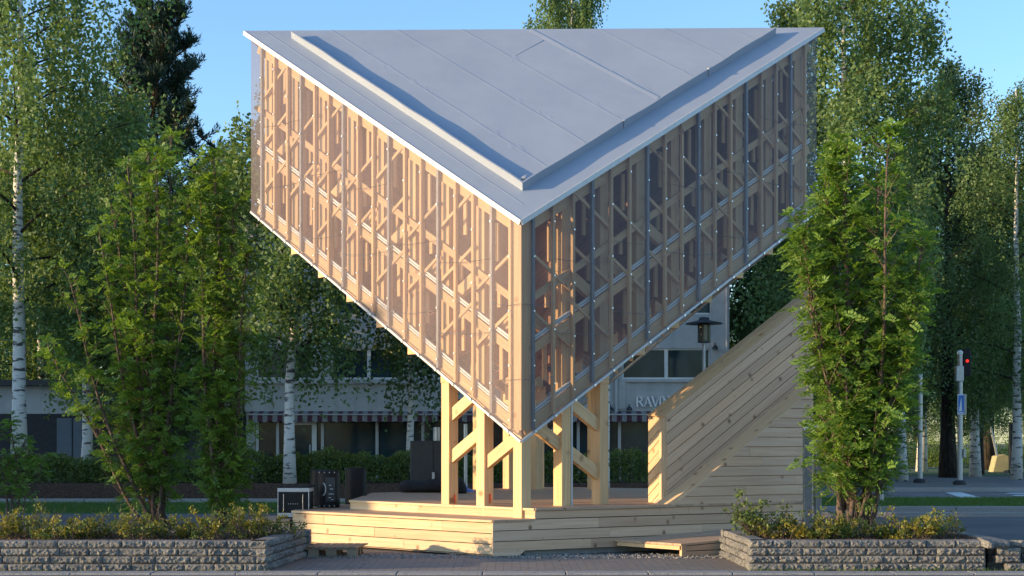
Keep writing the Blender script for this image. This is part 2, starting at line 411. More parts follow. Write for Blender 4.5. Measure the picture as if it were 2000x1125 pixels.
# left: grass strip and kerb before the hedge bed
def strip(name, x0, x1, y0, y1, z, m, th=0): return sheet(name, [(x0, y0), (x1, y0), (x1, y1), (x0, y1)], z, m, th=th)
strip('grass', -30, -2, 32.5, 38.2, .004, M['grass'])
strip('grass', 6.0, 40, 33.6, 39.2, .10, M['grass'], th=.12)
def kerbrow(x0, x1, y, z=.12, l=1.0, name='kerb'):
    mb = MB(); x = x0
    while x < x1: mb.box(x, x + l - .015, y, y + .15, -.05, z); x += l
    return struct(name, mb, M['kerb'], bevel=.01)
kerbrow(-30, 3, 38.2); kerbrow(6, 40, 33.4, .13, 2.0); kerbrow(5, 45, 31.2, .10, 2.0)
strip('road', 5, 60, 39.4, 68, .006, M['road'])
strip('path', -30, 4, 38.4, 41.0, .006, M['path'])
strip('far_road', 12, 90, 92, 108, .006, M['path'])
strip('grass', 9, 100, 69, 91, .01, M['grass'])
strip('far_grass', -100, 160, 112, 400, .01, M['grass'])
strip('grass', -60, 60, 112, 113, .35, M['grass'], th=.4)
# traffic island
isl = [(12, 47.2), (17.0, 47.2), (17.6, 48.5), (17.2, 53.5), (12, 54)]
sheet('traffic_island', isl, .12, M['paver'], th=.14)
mb = MB(); mb.box(11.9, 16.4, 46.98, 47.19, -.02, .14); struct('kerb', mb, M['kerb'], bevel=.02)
# painted markings
def marking(poly, z=.014):
    mb = MB(); mb.add([(x, y, z) for x, y in poly], [tuple(range(len(poly)))]); o = struct('road_marking', mb, M['paint']); return o
marking([(gx(1846, 46.3), 46.3), (gx(1878, 46.3), 46.3), (gx(1926, 40.9), 40.9), (gx(1884, 40.9), 40.9)])
for k in range(4):
    y0 = 48.6 - k * 1.75
    marking([(gx(1938 + k * 12, y0), y0), (26, y0), (26, y0 + .75), (gx(1938 + k * 12, y0) + .4, y0 + .75)])

# ------------------------------------------------------------------ timber pavilion (raised triangular lantern)
C3 = Vector((.127, 20.45, 1.585)); L3 = Vector((-4.51, 25.66, 5.56)); R3 = Vector((5.18, 25.25, 5.50))
HS = 3.05                                   # height of the wall band
eL = (L3 - C3); eR = (R3 - C3); lenL = eL.xy.length; lenR = eR.xy.length
uL = Vector((eL.x, eL.y, 0)).normalized(); uR = Vector((eR.x, eR.y, 0)).normalized()
nL = Vector((-uL.y, uL.x, 0)); nL = nL if nL.y < 0 else -nL      # outward normal of the left wall
nR = Vector((-uR.y, uR.x, 0)); nR = nR if nR.y < 0 else -nR
B3 = C3 + Vector((eL.x + eR.x, eL.y + eR.y, 0))                  # back corner
def zb(a, b):                                # underside height for fractions a (along left wall) and b (along right wall)
    if a + b > 1: a, b = 1 - b, 1 - a
    return C3.z + a * eL.z + b * eR.z
def PT(a, b, dz=0): return Vector((C3.x + a * eL.x + b * eR.x, C3.y + a * eL.y + b * eR.y, zb(a, b) + dz))
pav = thing('timber_pavilion', 'tilted timber lantern pavilion clad in fine mesh under a grey membrane roof', 'pavilion', (C3.x, 24.0, 0))
GR = .797; PW = .18; MG = .115
STAGE_LOW, STAGE_UP = .515, .66
# posts on a square grid
slopeL = eL.z / lenL; slopeR = eR.z / lenR
inL = -nL; inR = -nR
def gp(i, j):   # centre of post (i along left wall, j along right wall)
    return Vector((C3.x, C3.y, 0)) + uL * (MG + PW / 2 + i * GR) + uR * (MG + PW / 2 + j * GR)
def ab(p):
    d = Vector((p.x - C3.x, p.y - C3.y)); det = eL.x * eR.y - eL.y * eR.x
    return (d.x * eR.y - d.y * eR.x) / det, (eL.x * d.y - eL.y * d.x) / det
NG = 9
for i in range(NG):
    for j in range(NG):
        p = gp(i, j); a, b = ab(p); z1 = zb(a, b) + HS - .16
        if i + j <= 2 and (i, j) != (1, 1): z0 = STAGE_LOW if j == 0 else STAGE_UP
        elif i + j >= 14: z0 = STAGE_UP
        else: z0 = zb(a, b) - .09
        if i + j == 0: z0 = STAGE_LOW
        mb = MB(); mb.obox((p.x, p.y, (z0 + z1) / 2), (0, 0, 1), uL, uR, z1 - z0, PW, PW)
        build('post', mb, M['timber'], pav, bevel=.005 if i + j <= 2 else 0)
# braces between neighbouring posts: they rise towards the low corner, opposite to the roof
RISE = .44
inner = MB(); outer_count = 0
def brace(row, k, axis, z, mbx, t=.09, h=.17):
    if axis == 'L': p, q, off = gp(k, row), gp(k + 1, row), uR
    else: p, q, off = gp(row, k), gp(row, k + 1), uL
    d = (q - p).normalized(); p = p + d * (PW / 2); q = q - d * (PW / 2); rs = RISE * (GR - PW) / GR
    ax = d * (q - p).length
    hh = h / math.cos(math.atan(RISE / GR)) / 2; l = (q - p).length
    side = uR if axis == 'L' else uL
    mbx.prism([(0, rs / 2 - hh), (l, -rs / 2 - hh), (l, -rs / 2 + hh), (0, rs / 2 + hh)], Vector((p.x, p.y, z)) - side * (t / 2), d, Vector((0, 0, 1)), side, t, math.atan2(-rs, l))
for row in range(NG):
    for k in range(NG - 1):
        for axis in 'LR':
            p = gp(k, row) if axis == 'L' else gp(row, k); q = gp(k + 1, row) if axis == 'L' else gp(row, k + 1)
            m = (p + q) / 2; a, b = ab(m); base = zb(a, b)
            zs = [base + .35 + .80 * c + ((k + row) % 2) * .2 for c in range(4)]
            if k + row > 7: zs = [z for z in zs]
            if row == 0: zs = zs[k % 2::2] if k % 2 else zs[1::2]      # the open bays of the outer row keep only some braces
            low = {('L', 0): [1.46], ('L', 1): [1.53, 2.15], ('R', 0): [1.72], ('R', 1): [2.0, 1.29]}.get((axis, k), []) if row == 0 else []
            zs = low + [z for z in zs if not low or z > max(low) + .6]
            for z in zs:
                if z > base + HS - .5: continue
                if (row == 0):
                    mb = MB(); brace(row, k, axis, z, mb); build('brace', mb, M['timber'], pav); outer_count += 1
                else: 
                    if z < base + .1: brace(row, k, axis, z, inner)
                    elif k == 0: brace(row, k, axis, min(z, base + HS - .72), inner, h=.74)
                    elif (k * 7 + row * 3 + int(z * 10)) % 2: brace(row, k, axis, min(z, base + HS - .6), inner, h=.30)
# slab-parallel rails inside each post row
for row in range(1, NG, 1):
    for axis in 'LR':
        p = gp(0, row) if axis == 'L' else gp(row, 0); q = gp(8, row) if axis == 'L' else gp(row, 8)
        sd = uR if axis == 'L' else uL
        # rails run up to the ridge and down again
        tr = 8 - row
        pm = gp(tr, row) if axis == 'L' else gp(row, tr)
        for dz in (.1, 1.17, HS - .2):
            for s_, e_ in ((p, pm), (pm, q)):
                if (s_ - e_).length < .1: continue
                a0 = ab(s_); a1 = ab(e_)
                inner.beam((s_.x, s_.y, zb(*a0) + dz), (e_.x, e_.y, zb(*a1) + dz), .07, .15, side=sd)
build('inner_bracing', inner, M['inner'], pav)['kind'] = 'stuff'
# the two shown walls and the two hidden ones share one builder
def wall(o, u, ln, n, s, znear, flipcol):
    """o corner, u along, s = rise per metre, n outward; things stand inside the mesh plane"""
    up = Vector((0, 0, 1)); o = Vector((o.x, o.y, 0))
    slope = Vector((u.x, u.y, s)).normalized()
    zf = lambda t: znear + s * t
    # ledgers parallel to the slab, with the bright metal profile on each
    for dz, hh in ((.10, .17), (1.12, .13), (1.84, .10), (HS - .17, .16)):
        mb = MB(); off = o - n * (.085)
        a = off + u * .11; b = off + u * (ln - .12)
        mb.beam((a.x, a.y, zf(.11) + dz), (b.x, b.y, zf(ln - .12) + dz), .035, hh, side=n)
        build('ledger', mb, M['timber'], pav)
    for dz in (.27, 1.28):
        mb = MB(); a = o - n * .080 + u * .08; b = o - n * .080 + u * (ln - .1)
        z0, z1 = zf(.08) + dz, zf(ln - .1) + dz
        mb.beam((a.x, a.y, z0), (b.x, b.y, z1), .03, .022, side=n)
        mb.beam((a.x, a.y, z0 - .045), (b.x, b.y, z1 - .045), .03, .022, side=n)
        mb.beam((a.x - n.x * .008, a.y - n.y * .008, z0 - .022), (b.x - n.x * .008, b.y - n.y * .008, z1 - .022), .01, .03, 1, side=n)
        build('metal_profile', mb, [M['white'], M['alu']], pav)
    mb = MB(); q = o + u * .165 - n * .055; z0, z1 = zf(.165) + .06, zf(.165) + HS - .04
    mb.obox((q.x, q.y, (z0 + z1) / 2), (0, 0, 1), u, n, z1 - z0, .23, .02); build('corner_board', mb, M['timber'], pav)
    # vertical battens with screw washers
    for k in range(17):
        t = .25 + .401 * k; p = o + u * t - n * .028; z0, z1 = zf(t) + .03, zf(t) + HS - .02
        gal = k % 3 == (0 if flipcol else 1)
        mb = MB(); mb.obox((p.x, p.y, (z0 + z1) / 2), (0, 0, 1), u, n, z1 - z0, .048, .045)
        for c in range(4):
            zz = z0 + .12 + (k % 2) * .3 + c * .76
            if zz > z1 - .05: continue
            q = o + u * t + n * .004; a0 = len(mb.v); rr = .013
            ring = [(q.x + u.x * rr * math.cos(g * 1.0472), q.y + u.y * rr * math.cos(g * 1.0472), zz + rr * math.sin(g * 1.0472)) for g in range(6)]
            tip = [(v[0] + n.x * .006, v[1] + n.y * .006, v[2]) for v in ring]
            mb.add(ring + tip, [(6, 7, 8, 9, 10, 11)] + [(g, (g + 1) % 6, 6 + (g + 1) % 6, 6 + g) for g in range(6)], None, None, 1)
        build('batten', mb, [M['greybatten'] if gal else M['timber'], M['screw']], pav)
    # slanting sticks, each across two bays, rising towards the low corner
    for k in range(-1, 8):
        t0 = .25 + .802 * k + .401 - .37; t1 = t0 + .802
        t0c, t1c = max(t0, .29), min(t1, ln - .2)
        if t1c - t0c < .15: continue
        for c in range(-1, 5):
            zc = zf((t0 + t1) / 2) + .12 + .80 * c + (.0 if k % 2 else .27)
            f = lambda t: zc - (t - (t0 + t1) / 2) * (.47 / .802)
            if f(t0c) - zf(t0c) < .06 or f(t1c) > zf(t1c) + HS - .06 or f(t1c) < zf(t1c) + .04 or f(t0c) > zf(t0c) + HS + .1: continue
            a = o + u * t0c - n * .066; b = o + u * t1c - n * .066
            mb = MB(); mb.beam((a.x, a.y, f(t0c)), (b.x, b.y, f(t1c)), .03, .046, side=n)
            build('slanting_batten', mb, M['timber'], pav)
    for k in range(8):
        tm = .25 + .802 * k + .55
        if tm > ln - .4: continue
        for c, (dz, hh) in enumerate(((.42, .62), (1.46, .30), (2.12, .55))):
            q = o + u * (tm + .05 * ((k + c) % 3 - 1)) - n * .30
            mb = MB(); mb.obox((q.x, q.y, zf(tm) + dz + hh / 2), (0, 0, 1), u, n, hh, .07, .03); build('short_slat', mb, M['timber'], pav)
    # bottom trim and top trim
    mb = MB(); a = o - n * .0 ; b = o + u * ln
    mb.beam((a.x, a.y, zf(0) - .005), (b.x, b.y, zf(ln) - .005), .04, .035, side=n)
    k = 0; t = .25
    while t < ln - .2:
        q = o + u * t + n * .03; mb.obox((q.x, q.y, zf(t) - .004), slope, n, slope.cross(n), .03, .014, .03, 1); t += .401
    build('bottom_trim', mb, [M['alu'], M['screw']], pav)
    # mesh panels
    ed = [0, .651, 1.854, 3.057, 4.26, 5.463, ln - .3, ln]
    for q in range(7):
        t0, t1 = ed[q], ed[q + 1]; a = o + u * t0; b = o + u * t1
        mb = MB(); mb.add([(a.x, a.y, zf(t0)), (b.x, b.y, zf(t1)), (b.x, b.y, zf(t1) + HS), (a.x, a.y, zf(t0) + HS)], [(0, 1, 2, 3)])
        build('mesh_panel', mb, M['net'], pav)
    # loose wires where mesh sheets overlap
    mb = MB()
    for q in range(6):
        t0, t1 = ed[q] + .01, ed[q + 1] - .02
        for fr in (.28, .62):
            z = zf(t0) + HS * (fr + .1 * (q % 2)); a = o + u * t0 + n * .006; b = o + u * t1 + n * .006; m = (a + b) / 2
            mb = MB(); mb.tube([(a.x, a.y, z), (m.x, m.y, z - .03 + .5 * s * (t1 - t0) * .1), (b.x, b.y, z + .06)], .0035, 4)
            build('mesh_joint', mb, M['greybatten'], pav)
wall(C3, uL, lenL, nL, slopeL, C3.z, False)
wall(C3, uR, lenR, nR, slopeR, C3.z, True)
for (A, Bq) in ((L3, B3), (R3, B3)):                       # hidden rear walls: battens, trim and mesh only
    d = Vector((A.x - Bq.x, A.y - Bq.y, 0)); ln = d.length; u = d.normalized(); n = Vector((-u.y, u.x, 0)); n = n if n.y > 0 else -n
    s = (A.z - C3.z) / ln
    mb = MB(); mesh = MB()
    for k in range(17):
        t = .25 + .401 * k; p = Vector((Bq.x, Bq.y, 0)) + u * t - n * .028; z0 = C3.z + s * t
        mb.obox((p.x, p.y, z0 + HS / 2), (0, 0, 1), u, n, HS - .1, .048, .045)
    build('rear_battens', mb, M['timber'], pav)
    mesh.add([(Bq.x, Bq.y, C3.z), (A.x, A.y, A.z), (A.x, A.y, A.z + HS), (Bq.x, Bq.y, C3.z + HS)], [(0, 1, 2, 3)])
    build('mesh_panel', mesh, M['net'], pav)
    mb = MB(); mb.beam((Bq.x, Bq.y, C3.z), (A.x, A.y, A.z), .04, .035, side=n); build('bottom_trim', mb, M['alu'], pav)
# stepped timbers under the slab (ends of the floor joists)
mb = MB()
for k in range(2, 8):
    for axis in 'LR':
        u, n, ln, s = (uL, nL, lenL, slopeL) if axis == 'L' else (uR, nR, lenR, slopeR)
        t = MG + PW / 2 + k * GR; p = Vector((C3.x, C3.y, 0)) + u * t - n * .12; z = C3.z + s * t
        t1 = MG + PW + k * GR; t0 = t1 - .34; o_ = Vector((C3.x, C3.y, 0)) - n * .10
        mb.prism([(t0, C3.z + s * t0 - .02), (t1, C3.z + s * t0 - .02), (t1, C3.z + s * t1 - .02)], o_, u, Vector((0, 0, 1)), -n, .22, 0); build('stepped_joist', mb, M['timber'], pav); mb = MB()
        mb.prism([(t0 - .46, C3.z + s * (t0 - .46) - .0), (t0 - .08, C3.z + s * (t0 - .46) - .0), (t0 - .08, C3.z + s * (t0 - .08))], o_ - n * .9, u, Vector((0, 0, 1)), -n, .2, 0)
        build('stepped_joist', mb, M['timber'], pav); mb = MB()
# roof: two planes meeting on the ridge between the high corners
def RP(a, b, dz=0):
    return Vector((C3.x + a * eL.x + b * eR.x, C3.y + a * eL.y + b * eR.y, C3.z + a * eL.z + b * eR.z + HS + dz))
ov = .012
c0 = RP(-ov, -ov); l0 = RP(1 + ov, -ov); r0 = RP(-ov, 1 + ov)
bk = Vector((B3.x, B3.y, C3.z + HS)) + Vector((0, .1, 0))
TH = .075
mb = MB(); up = Vector((0, 0, TH))
vs = [c0, l0, r0, bk, c0 + up, l0 + up, r0 + up, bk + up]
mb.add([tuple(v) for v in vs], [(4, 6, 5), (5, 6, 7), (0, 1, 2), (1, 3, 2), (0, 4, 5, 1), (0, 2, 6, 4), (1, 5, 7, 3), (2, 3, 7, 6)], None, None, 0)
rf = build('roof', mb, [M['roof']], pav)
# eave flashing
for (A, Bq, n) in ((c0, l0, nL), (c0, r0, nR)):
    mb = MB(); a = A + n * .012 + Vector((0, 0, TH * .5)); b = Bq + n * .012 + Vector((0, 0, TH * .5))
    mb.beam(a, b, .018, TH * .95, side=n); 
    a2 = A - n * .03 + Vector((0, 0, TH + .012)); b2 = Bq - n * .03 + Vector((0, 0, TH + .012))
    build('eave_flashing', mb, M['alu'], rf)
# membrane seams, parallel to the left eave, slightly wavy
mbs = MB()
RU = Vector((eL.x, eL.y, eL.z)).normalized(); RV = Vector((eR.x, eR.y, eR.z)).normalized(); RN = RV.cross(RU).normalized(); RN = RN if RN.z > 0 else -RN
def seam(b0, a0, a1, wdt, h):
    n_ = 40; vs = []; fs = []
    for q in range(n_ + 1):
        a = a0 + (a1 - a0) * q / n_; c = RP(a, b0 + .0005 * math.sin(q * .55 + b0 * 40) + random.uniform(-.0003, .0003), TH)
        vs += [tuple(c - RV * wdt + RN * .001), tuple(c - RV * .006 + RN * h), tuple(c + RV * .006 + RN * h * .9), tuple(c + RV * .012 + RN * .0005)]
    for q in range(n_):
        for r in range(3): fs.append((q * 4 + r, q * 4 + r + 1, q * 4 + r + 5, q * 4 + r + 4))
    mbs.add(vs, fs)
for b0 in (.145, .262, .378, .62, .735, .85): seam(b0, .075, 1 - b0, .05, .0035)
seam(.50, .075, .5, .09, .010)
seam(.024, .02, .97, .02, .004)
for q in range(26):   # little blisters next to the seams
    b0 = random.choice((.145, .262, .378, .5, .62)) + random.uniform(-.012, .012); a = random.uniform(.1, .98 - b0 - .05)
    c = RP(a, b0, TH); r = random.uniform(.03, .06); ring = [tuple(c + RU * (r * 1.5 * math.cos(g * .785)) + RV * (r * math.sin(g * .785)) + RN * .001) for g in range(8)]
    mbs.add(ring + [tuple(c + RN * .006)], [(g, (g + 1) % 8, 8) for g in range(8)])
a = RP(.405, .39, TH); b = RP(.44, .485, TH)
mbs.beam(RP(.44, .385, TH) + RN * .002, RP(.44, .485, TH) + RN * .002, .006, .006, side=RU)
build('roof_seams', mbs, M['roof'], rf, smooth=True)
# snow guard upstands
UH = .125; q0 = .0522
for nm, A, Bq, sd in (('l', RP(q0, q0, TH), RP(.897, q0, TH), RV), ('r', RP(q0, q0, TH), RP(q0, .904, TH), RU)):
    mb = MB(); d = (Bq - A).normalized(); t = .03; vs = []
    nseg = 30
    prof = []
    for q in range(nseg + 1):
        c = A + (Bq - A) * (q / nseg) + RN * 0; wob = .004 * math.sin(q * 1.3)
        hh = UH + .006 * math.sin(q * .8)
        prof.append([c, c + RN * hh + sd * wob, c + RN * (hh + .0) + sd * (t + wob), c + sd * t])
    vs = [tuple(p) for r in prof for p in r]; fs = []
    for q in range(nseg):
        for r in range(3): fs.append((q * 4 + r, q * 4 + r + 1, q * 4 + r + 5, q * 4 + r + 4))
    fs.append((0, 1, 2, 3)); fs.append((nseg * 4 + 3, nseg * 4 + 2, nseg * 4 + 1, nseg * 4))
    mb.add(vs, fs, None, None, 0)
    for fr in (.36, .70) if nm == 'r' else ():
        c = A + (Bq - A) * fr; mb.obox(c + RN * (UH / 2 + .004) + sd * .012, d, sd, RN, .05, .05, UH + .012, 0)
    build('upstand', mb, M['roof'], rf)
mb = MB(); c = RP(q0, q0, TH) + RU * .12 + RV * .14
mb.beam(c + RN * .05 - RV * .08, c + RN * .05 + RV * .09, .02, .02); mb.beam(c + RN * .09 - RV * .08 + RU * .03, c + RN * .09 + RV * .09 + RU * .03, .015, .015)
mb.tube([c + RN * .01, c + RN * .11], .03, 10)
build('roof_drain', mb, M['alu'], rf)
# marker-paint patches on the posts
for (i, j, dz) in ((1, 0, .20), (2, 0, .17)):
    p = gp(i, j) + uL * 0 + nR * (PW / 2 + .002); mb = MB()
    e = uR
    q = p; h = uL
    mb.prism([(-.04, 0), (.0, -.03), (.02, .02), (.015, .10), (-.02, .13), (-.05, .09)], (q.x, q.y, STAGE_LOW + dz), h, Vector((0, 0, 1)), nR, .002)
    build('paint_mark', mb, M['orange'], pav)
# grey conduit on one right-hand post
p = gp(0, 1) + nR * 0 + uR * (PW / 2 + .02) - nR * 0; mb = MB()
mb.obox((p.x + nR.x * .08, p.y + nR.y * .08, 1.6), (0, 0, 1), uL, uR, 1.9, .03, .03); build('conduit', mb, M['alu'], pav)

# ------------------------------------------------------------------ stage (plinth)
def clip(poly, a, b, c):     # keep a*x+b*y<=c
    out = []
    for i in range(len(poly)):
        p, q = poly[i], poly[(i + 1) % len(poly)]; dp = a * p[0] + b * p[1] - c; dq = a * q[0] + b * q[1] - c
        if dp <= 0: out.append(p)
        if (dp < 0 < dq) or (dq < 0 < dp):
            t = dp / (dp - dq); out.append((p[0] + (q[0] - p[0]) * t, p[1] + (q[1] - p[1]) * t))
    return out
def cladding(mb, region, o, ex, n, pitch=.146, gap=.010, t=.026, ang=0.0, maxlen=3.2, minlen=1.6, start=None, joints=True):
    """boards at angle ang inside a convex region of the plane (o, ex, z)"""
    ca, sa = math.cos(ang), math.sin(ang)
    loc = [(u * ca + v * sa, -u * sa + v * ca) for u, v in region]
    u0 = min(p[0] for p in loc); u1 = max(p[0] for p in loc); v0 = min(p[1] for p in loc) if start is None else start; v1 = max(p[1] for p in loc)
    lines = [(region[i], region[(i + 1) % len(region)]) for i in range(len(region))]
    area = sum(a[0] * b[1] - b[0] * a[1] for a, b in lines); sg = 1 if area > 0 else -1
    v = v0
    while v < v1:
        u = u0 - random.uniform(0, 1.5) if joints else u0
        while u < u1:
            l = random.uniform(minlen, maxlen) if joints else (u1 - u0) + 1
            quad = [(u, v), (u + l - .003, v), (u + l - .003, v + pitch - gap), (u, v + pitch - gap)]
            poly = [(a * ca - b * sa, a * sa + b * ca) for a, b in quad]
            for p, q in lines:
                ex_, ey_ = q[0] - p[0], q[1] - p[1]; a_, b_ = ey_ * sg, -ex_ * sg
                poly = clip(poly, a_, b_, a_ * p[0] + b_ * p[1])
                if len(poly) < 3: break
            if len(poly) >= 3:
                ar = abs(sum(poly[i][0] * poly[(i + 1) % len(poly)][1] - poly[(i + 1) % len(poly)][0] * poly[i][1] for i in range(len(poly))))
                if ar > 1e-4: mb.prism(poly, o, ex, (0, 0, 1), n, t + random.uniform(-.0015, .0015), ang)
            u += l
        v += pitch
PA = Vector((-.26, 20.15, 0)); PR = Vector((.866, .5, 0)); nPR = Vector((.5, -.866, 0))
PB = Vector((-3.4, 23.0, 0)); PL = (PB - PA).normalized(); nPL = Vector((-PL.y, PL.x, 0)); nPL = nPL if nPL.y < 0 else -nPL
lenPL = (PB - PA).length; SE = 5.69
stage = thing('wooden_stage', 'low stepped stage of pale pine boards under the mesh pavilion', 'stage', (0, 23, 0))
def inset(p, d=.03): return p
# dark core under the decks so no light leaks
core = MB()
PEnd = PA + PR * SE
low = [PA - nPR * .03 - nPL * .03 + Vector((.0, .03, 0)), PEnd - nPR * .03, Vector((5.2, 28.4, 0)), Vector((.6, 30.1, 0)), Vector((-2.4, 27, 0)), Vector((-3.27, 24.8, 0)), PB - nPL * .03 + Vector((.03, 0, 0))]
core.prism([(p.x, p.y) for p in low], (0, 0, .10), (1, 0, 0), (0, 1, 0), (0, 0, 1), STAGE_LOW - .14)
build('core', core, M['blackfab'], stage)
mb = MB(); cladding(mb, [(0, .025), (lenPL, .025), (lenPL, STAGE_LOW - .035), (0, STAGE_LOW - .035)], PA - nPL * .028, PL, nPL, start=STAGE_LOW - .035 - .146 * 4)
cl = build('left_cladding', mb, M['clad'], stage, bevel=.003)
mb = MB(); cladding(mb, [(0, .03), (.42, .03), (.52, .085), (SE, .085), (SE, STAGE_LOW - .035), (0, STAGE_LOW - .035)], PA - nPR * .028, PR, nPR, start=STAGE_LOW - .035 - .146 * 4)
# (the notch makes the region slightly non-convex; clip the foot separately)
mb = MB(); cladding(mb, [(0, .085), (SE, .085), (SE, STAGE_LOW + .002), (0, STAGE_LOW - .0)], PA - nPR * .028, PR, nPR, start=STAGE_LOW - .146 * 3)
cladding(mb, [(0, .02), (.42, .02), (.50, .075), (.50, .0845), (0, .0845)], PA - nPR * .028, PR, nPR, start=.0)
SD0 = .667; ST0 = 3.045
cladding(mb, [(SD0, STAGE_LOW + .003), (SE, STAGE_LOW + .003), (SE, STAGE_UP - .03), (SD0, STAGE_UP - .03)], PA - nPR * .028, PR, nPR, start=STAGE_LOW + .003, pitch=.112)
build('right_cladding', mb, M['clad_shade_side'], stage, bevel=.003)
# concrete footing seen through the gap
mb = MB(); a = PA + PR * .55 - nPR * .25; b = PA + PR * SE - nPR * .25
mb.beam((a.x, a.y, .045), (b.x, b.y, .045), .3, .09); build('footing', mb, M['concrete'], stage)
def deck(name, poly, ztop, parent, mat, wid=.12, ang=0.0, th=.03, ov=0.0):
    """deck boards clipped to a convex polygon, running along angle ang"""
    mb = MB(); ca, sa = math.cos(ang), math.sin(ang)
    loc = [(x * ca + y * sa, -x * sa + y * ca) for x, y in poly]
    v = min(p[1] for p in loc); v1 = max(p[1] for p in loc); u0 = min(p[0] for p in loc) - .1; u1 = max(p[0] for p in loc) + .1
    k = len(poly); area = sum(poly[i][0] * poly[(i + 1) % k][1] - poly[(i + 1) % k][0] * poly[i][1] for i in range(k)); sg = 1 if area > 0 else -1
    while v < v1:
        u = u0 - random.uniform(0, 2)
        while u < u1:
            l = random.uniform(2.4, 4.2)
            pl = [(a * ca - b * sa, a * sa + b * ca) for a, b in [(u, v), (u + l - .004, v), (u + l - .004, v + wid - .006), (u, v + wid - .006)]]
            for i in range(k):
                p, q = poly[i], poly[(i + 1) % k]; a_, b_ = (q[1] - p[1]) * sg, -(q[0] - p[0]) * sg
                pl = clip(pl, a_, b_, a_ * p[0] + b_ * p[1])
                if len(pl) < 3: break
            if len(pl) >= 3 and abs(sum(pl[i][0] * pl[(i + 1) % len(pl)][1] - pl[(i + 1) % len(pl)][0] * pl[i][1] for i in range(len(pl)))) > 2e-4:
                mb.prism(pl, (0, 0, ztop - th), (1, 0, 0), (0, 1, 0), (0, 0, 1), th, ang)
            u += l
        v += wid
    return build(name, mb, mat, parent)
pa = PA + nPL * .012 + nPR * .012; pb = PB + nPL * .012
UL = Vector((-2.55, 23.4, 0)); UD = PA + PR * SD0
deck('lower_deck', [(pa.x, pa.y), (UD.x + .0, UD.y), (UD.x + .1, UD.y + .2), (-2.2, 26.7), (-3.32, 24.8), (pb.x, pb.y)], STAGE_LOW, stage, M['deck'], ang=math.atan2(PL.y, PL.x))
# bright edge board of the lower deck
mb = MB(); a = PA + nPL * .016; b = PB + nPL * .016
mb.beam((a.x, a.y, STAGE_LOW - .018), (b.x, b.y, STAGE_LOW - .018), .02, .03, side=nPL); build('edge_board', mb, M['clad'], stage)
# upper step: riser and deck
UN = Vector((UL.x - UD.x, UL.y - UD.y, 0)); lu = UN.length; UN.normalize(); nU = Vector((-UN.y, UN.x, 0)); nU = nU if nU.y < 0 else -nU
mb = MB(); cladding(mb, [(0, STAGE_LOW + .002), (lu, STAGE_LOW + .002), (lu, STAGE_UP - .032), (0, STAGE_UP - .032)], UD - nU * .028, UN, nU, start=STAGE_LOW + .002, pitch=.115)
o2 = UL + Vector((0, 0, 0)); d2 = (Vector((-2.5, 26.7, 0)) - UL); l2 = d2.length; d2.normalize()
cladding(mb, [(0, STAGE_LOW + .002), (l2, STAGE_LOW + .002), (l2, STAGE_UP - .032), (0, STAGE_UP - .032)], o2 + Vector((.028, 0, 0)), d2, Vector((-1, 0, 0)), start=STAGE_LOW + .002, pitch=.115)
build('step_riser', mb, M['clad'], stage)
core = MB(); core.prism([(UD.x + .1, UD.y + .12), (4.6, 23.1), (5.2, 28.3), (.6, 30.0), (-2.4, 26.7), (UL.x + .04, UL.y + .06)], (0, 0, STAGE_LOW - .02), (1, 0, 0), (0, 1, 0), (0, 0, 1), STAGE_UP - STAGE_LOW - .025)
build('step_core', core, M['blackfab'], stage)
ue = UD + nPR * .012; se_ = PEnd + nPR * .012
deck('upper_deck', [(ue.x, ue.y), (se_.x, se_.y), (5.3, 28.5), (.6, 30.25), (-2.52, 26.8), (UL.x - .01, UL.y - .01)], STAGE_UP, stage, M['deck'], wid=.14, ang=.04)
mb = MB(); a = UD + nU * .014; b = UL + nU * .014; mb.beam((a.x, a.y, STAGE_UP - .017), (b.x, b.y, STAGE_UP - .017), .02, .032, side=nU)
build('edge_board', mb, M['clad'], stage)
mb = MB(); a = UD + nPR * .014; b = PA + PR * ST0 + nPR * .014; mb.beam((a.x, a.y, STAGE_UP - .017), (b.x, b.y, STAGE_UP - .017), .02, .034, side=nPR)
a = PA + nPR * .014; b = PA + PR * .62 + nPR * .014; mb.beam((a.x, a.y, STAGE_LOW - .016), (b.x, b.y, STAGE_LOW - .016), .02, .03, side=nPR)
build('edge_board', mb, M['deck'], stage)
# lowest platform to the left
deck('side_platform', [(-3.45, 22.95), (-3.36, 24.2), (-4.1, 24.2), (-4.05, 22.75)], .375, stage, M['deck'], ang=1.5)
mb = MB(); cladding(mb, [(0, .03), (.62, .03), (.62, .34), (0, .34)], Vector((-4.04, 22.80, 0)), Vector((1, .2, 0)).normalized(), Vector((.2, -1, 0)).normalized(), start=.05)
build('side_cladding', mb, M['clad'], stage)
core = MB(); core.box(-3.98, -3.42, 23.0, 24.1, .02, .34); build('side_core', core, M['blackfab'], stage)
# ------------------------------------------------------------------ sloping parapet wall on the stage
ramp_w = thing('sloping_wall', 'pine clad wall rising at a slant to the right with a sunlit end', 'wall', (3.5, 22.3, 0))
SL = .66
def zs_(s): return .666 + (s - ST0) * SL
mb = MB(); cladding(mb, [(ST0, STAGE_UP - .028), (SE, STAGE_UP - .028), (SE, zs_(SE) - .0), (ST0, zs_(ST0) - .0)], PA - nPR * .028, PR, nPR, start=STAGE_UP - .028)
build('lower_cladding', mb, M['clad_shade_side'], ramp_w, bevel=.003)
core = MB(); core.prism([(ST0 + .05, .62), (SE - .01, .62), (SE - .01, zs_(SE) - .03), (ST0 + .05, zs_(ST0) - .01)], PA - nPR * .62, PR, (0, 0, 1), nPR, .585)
build('lower_core', core, M['clad_shade_side'], ramp_w)
sb = .45; thk = .45; s0 = 3.20; s1 = 6.3
ZP = 1.96
def zt_(s): return ZP + (s - s0) * SL
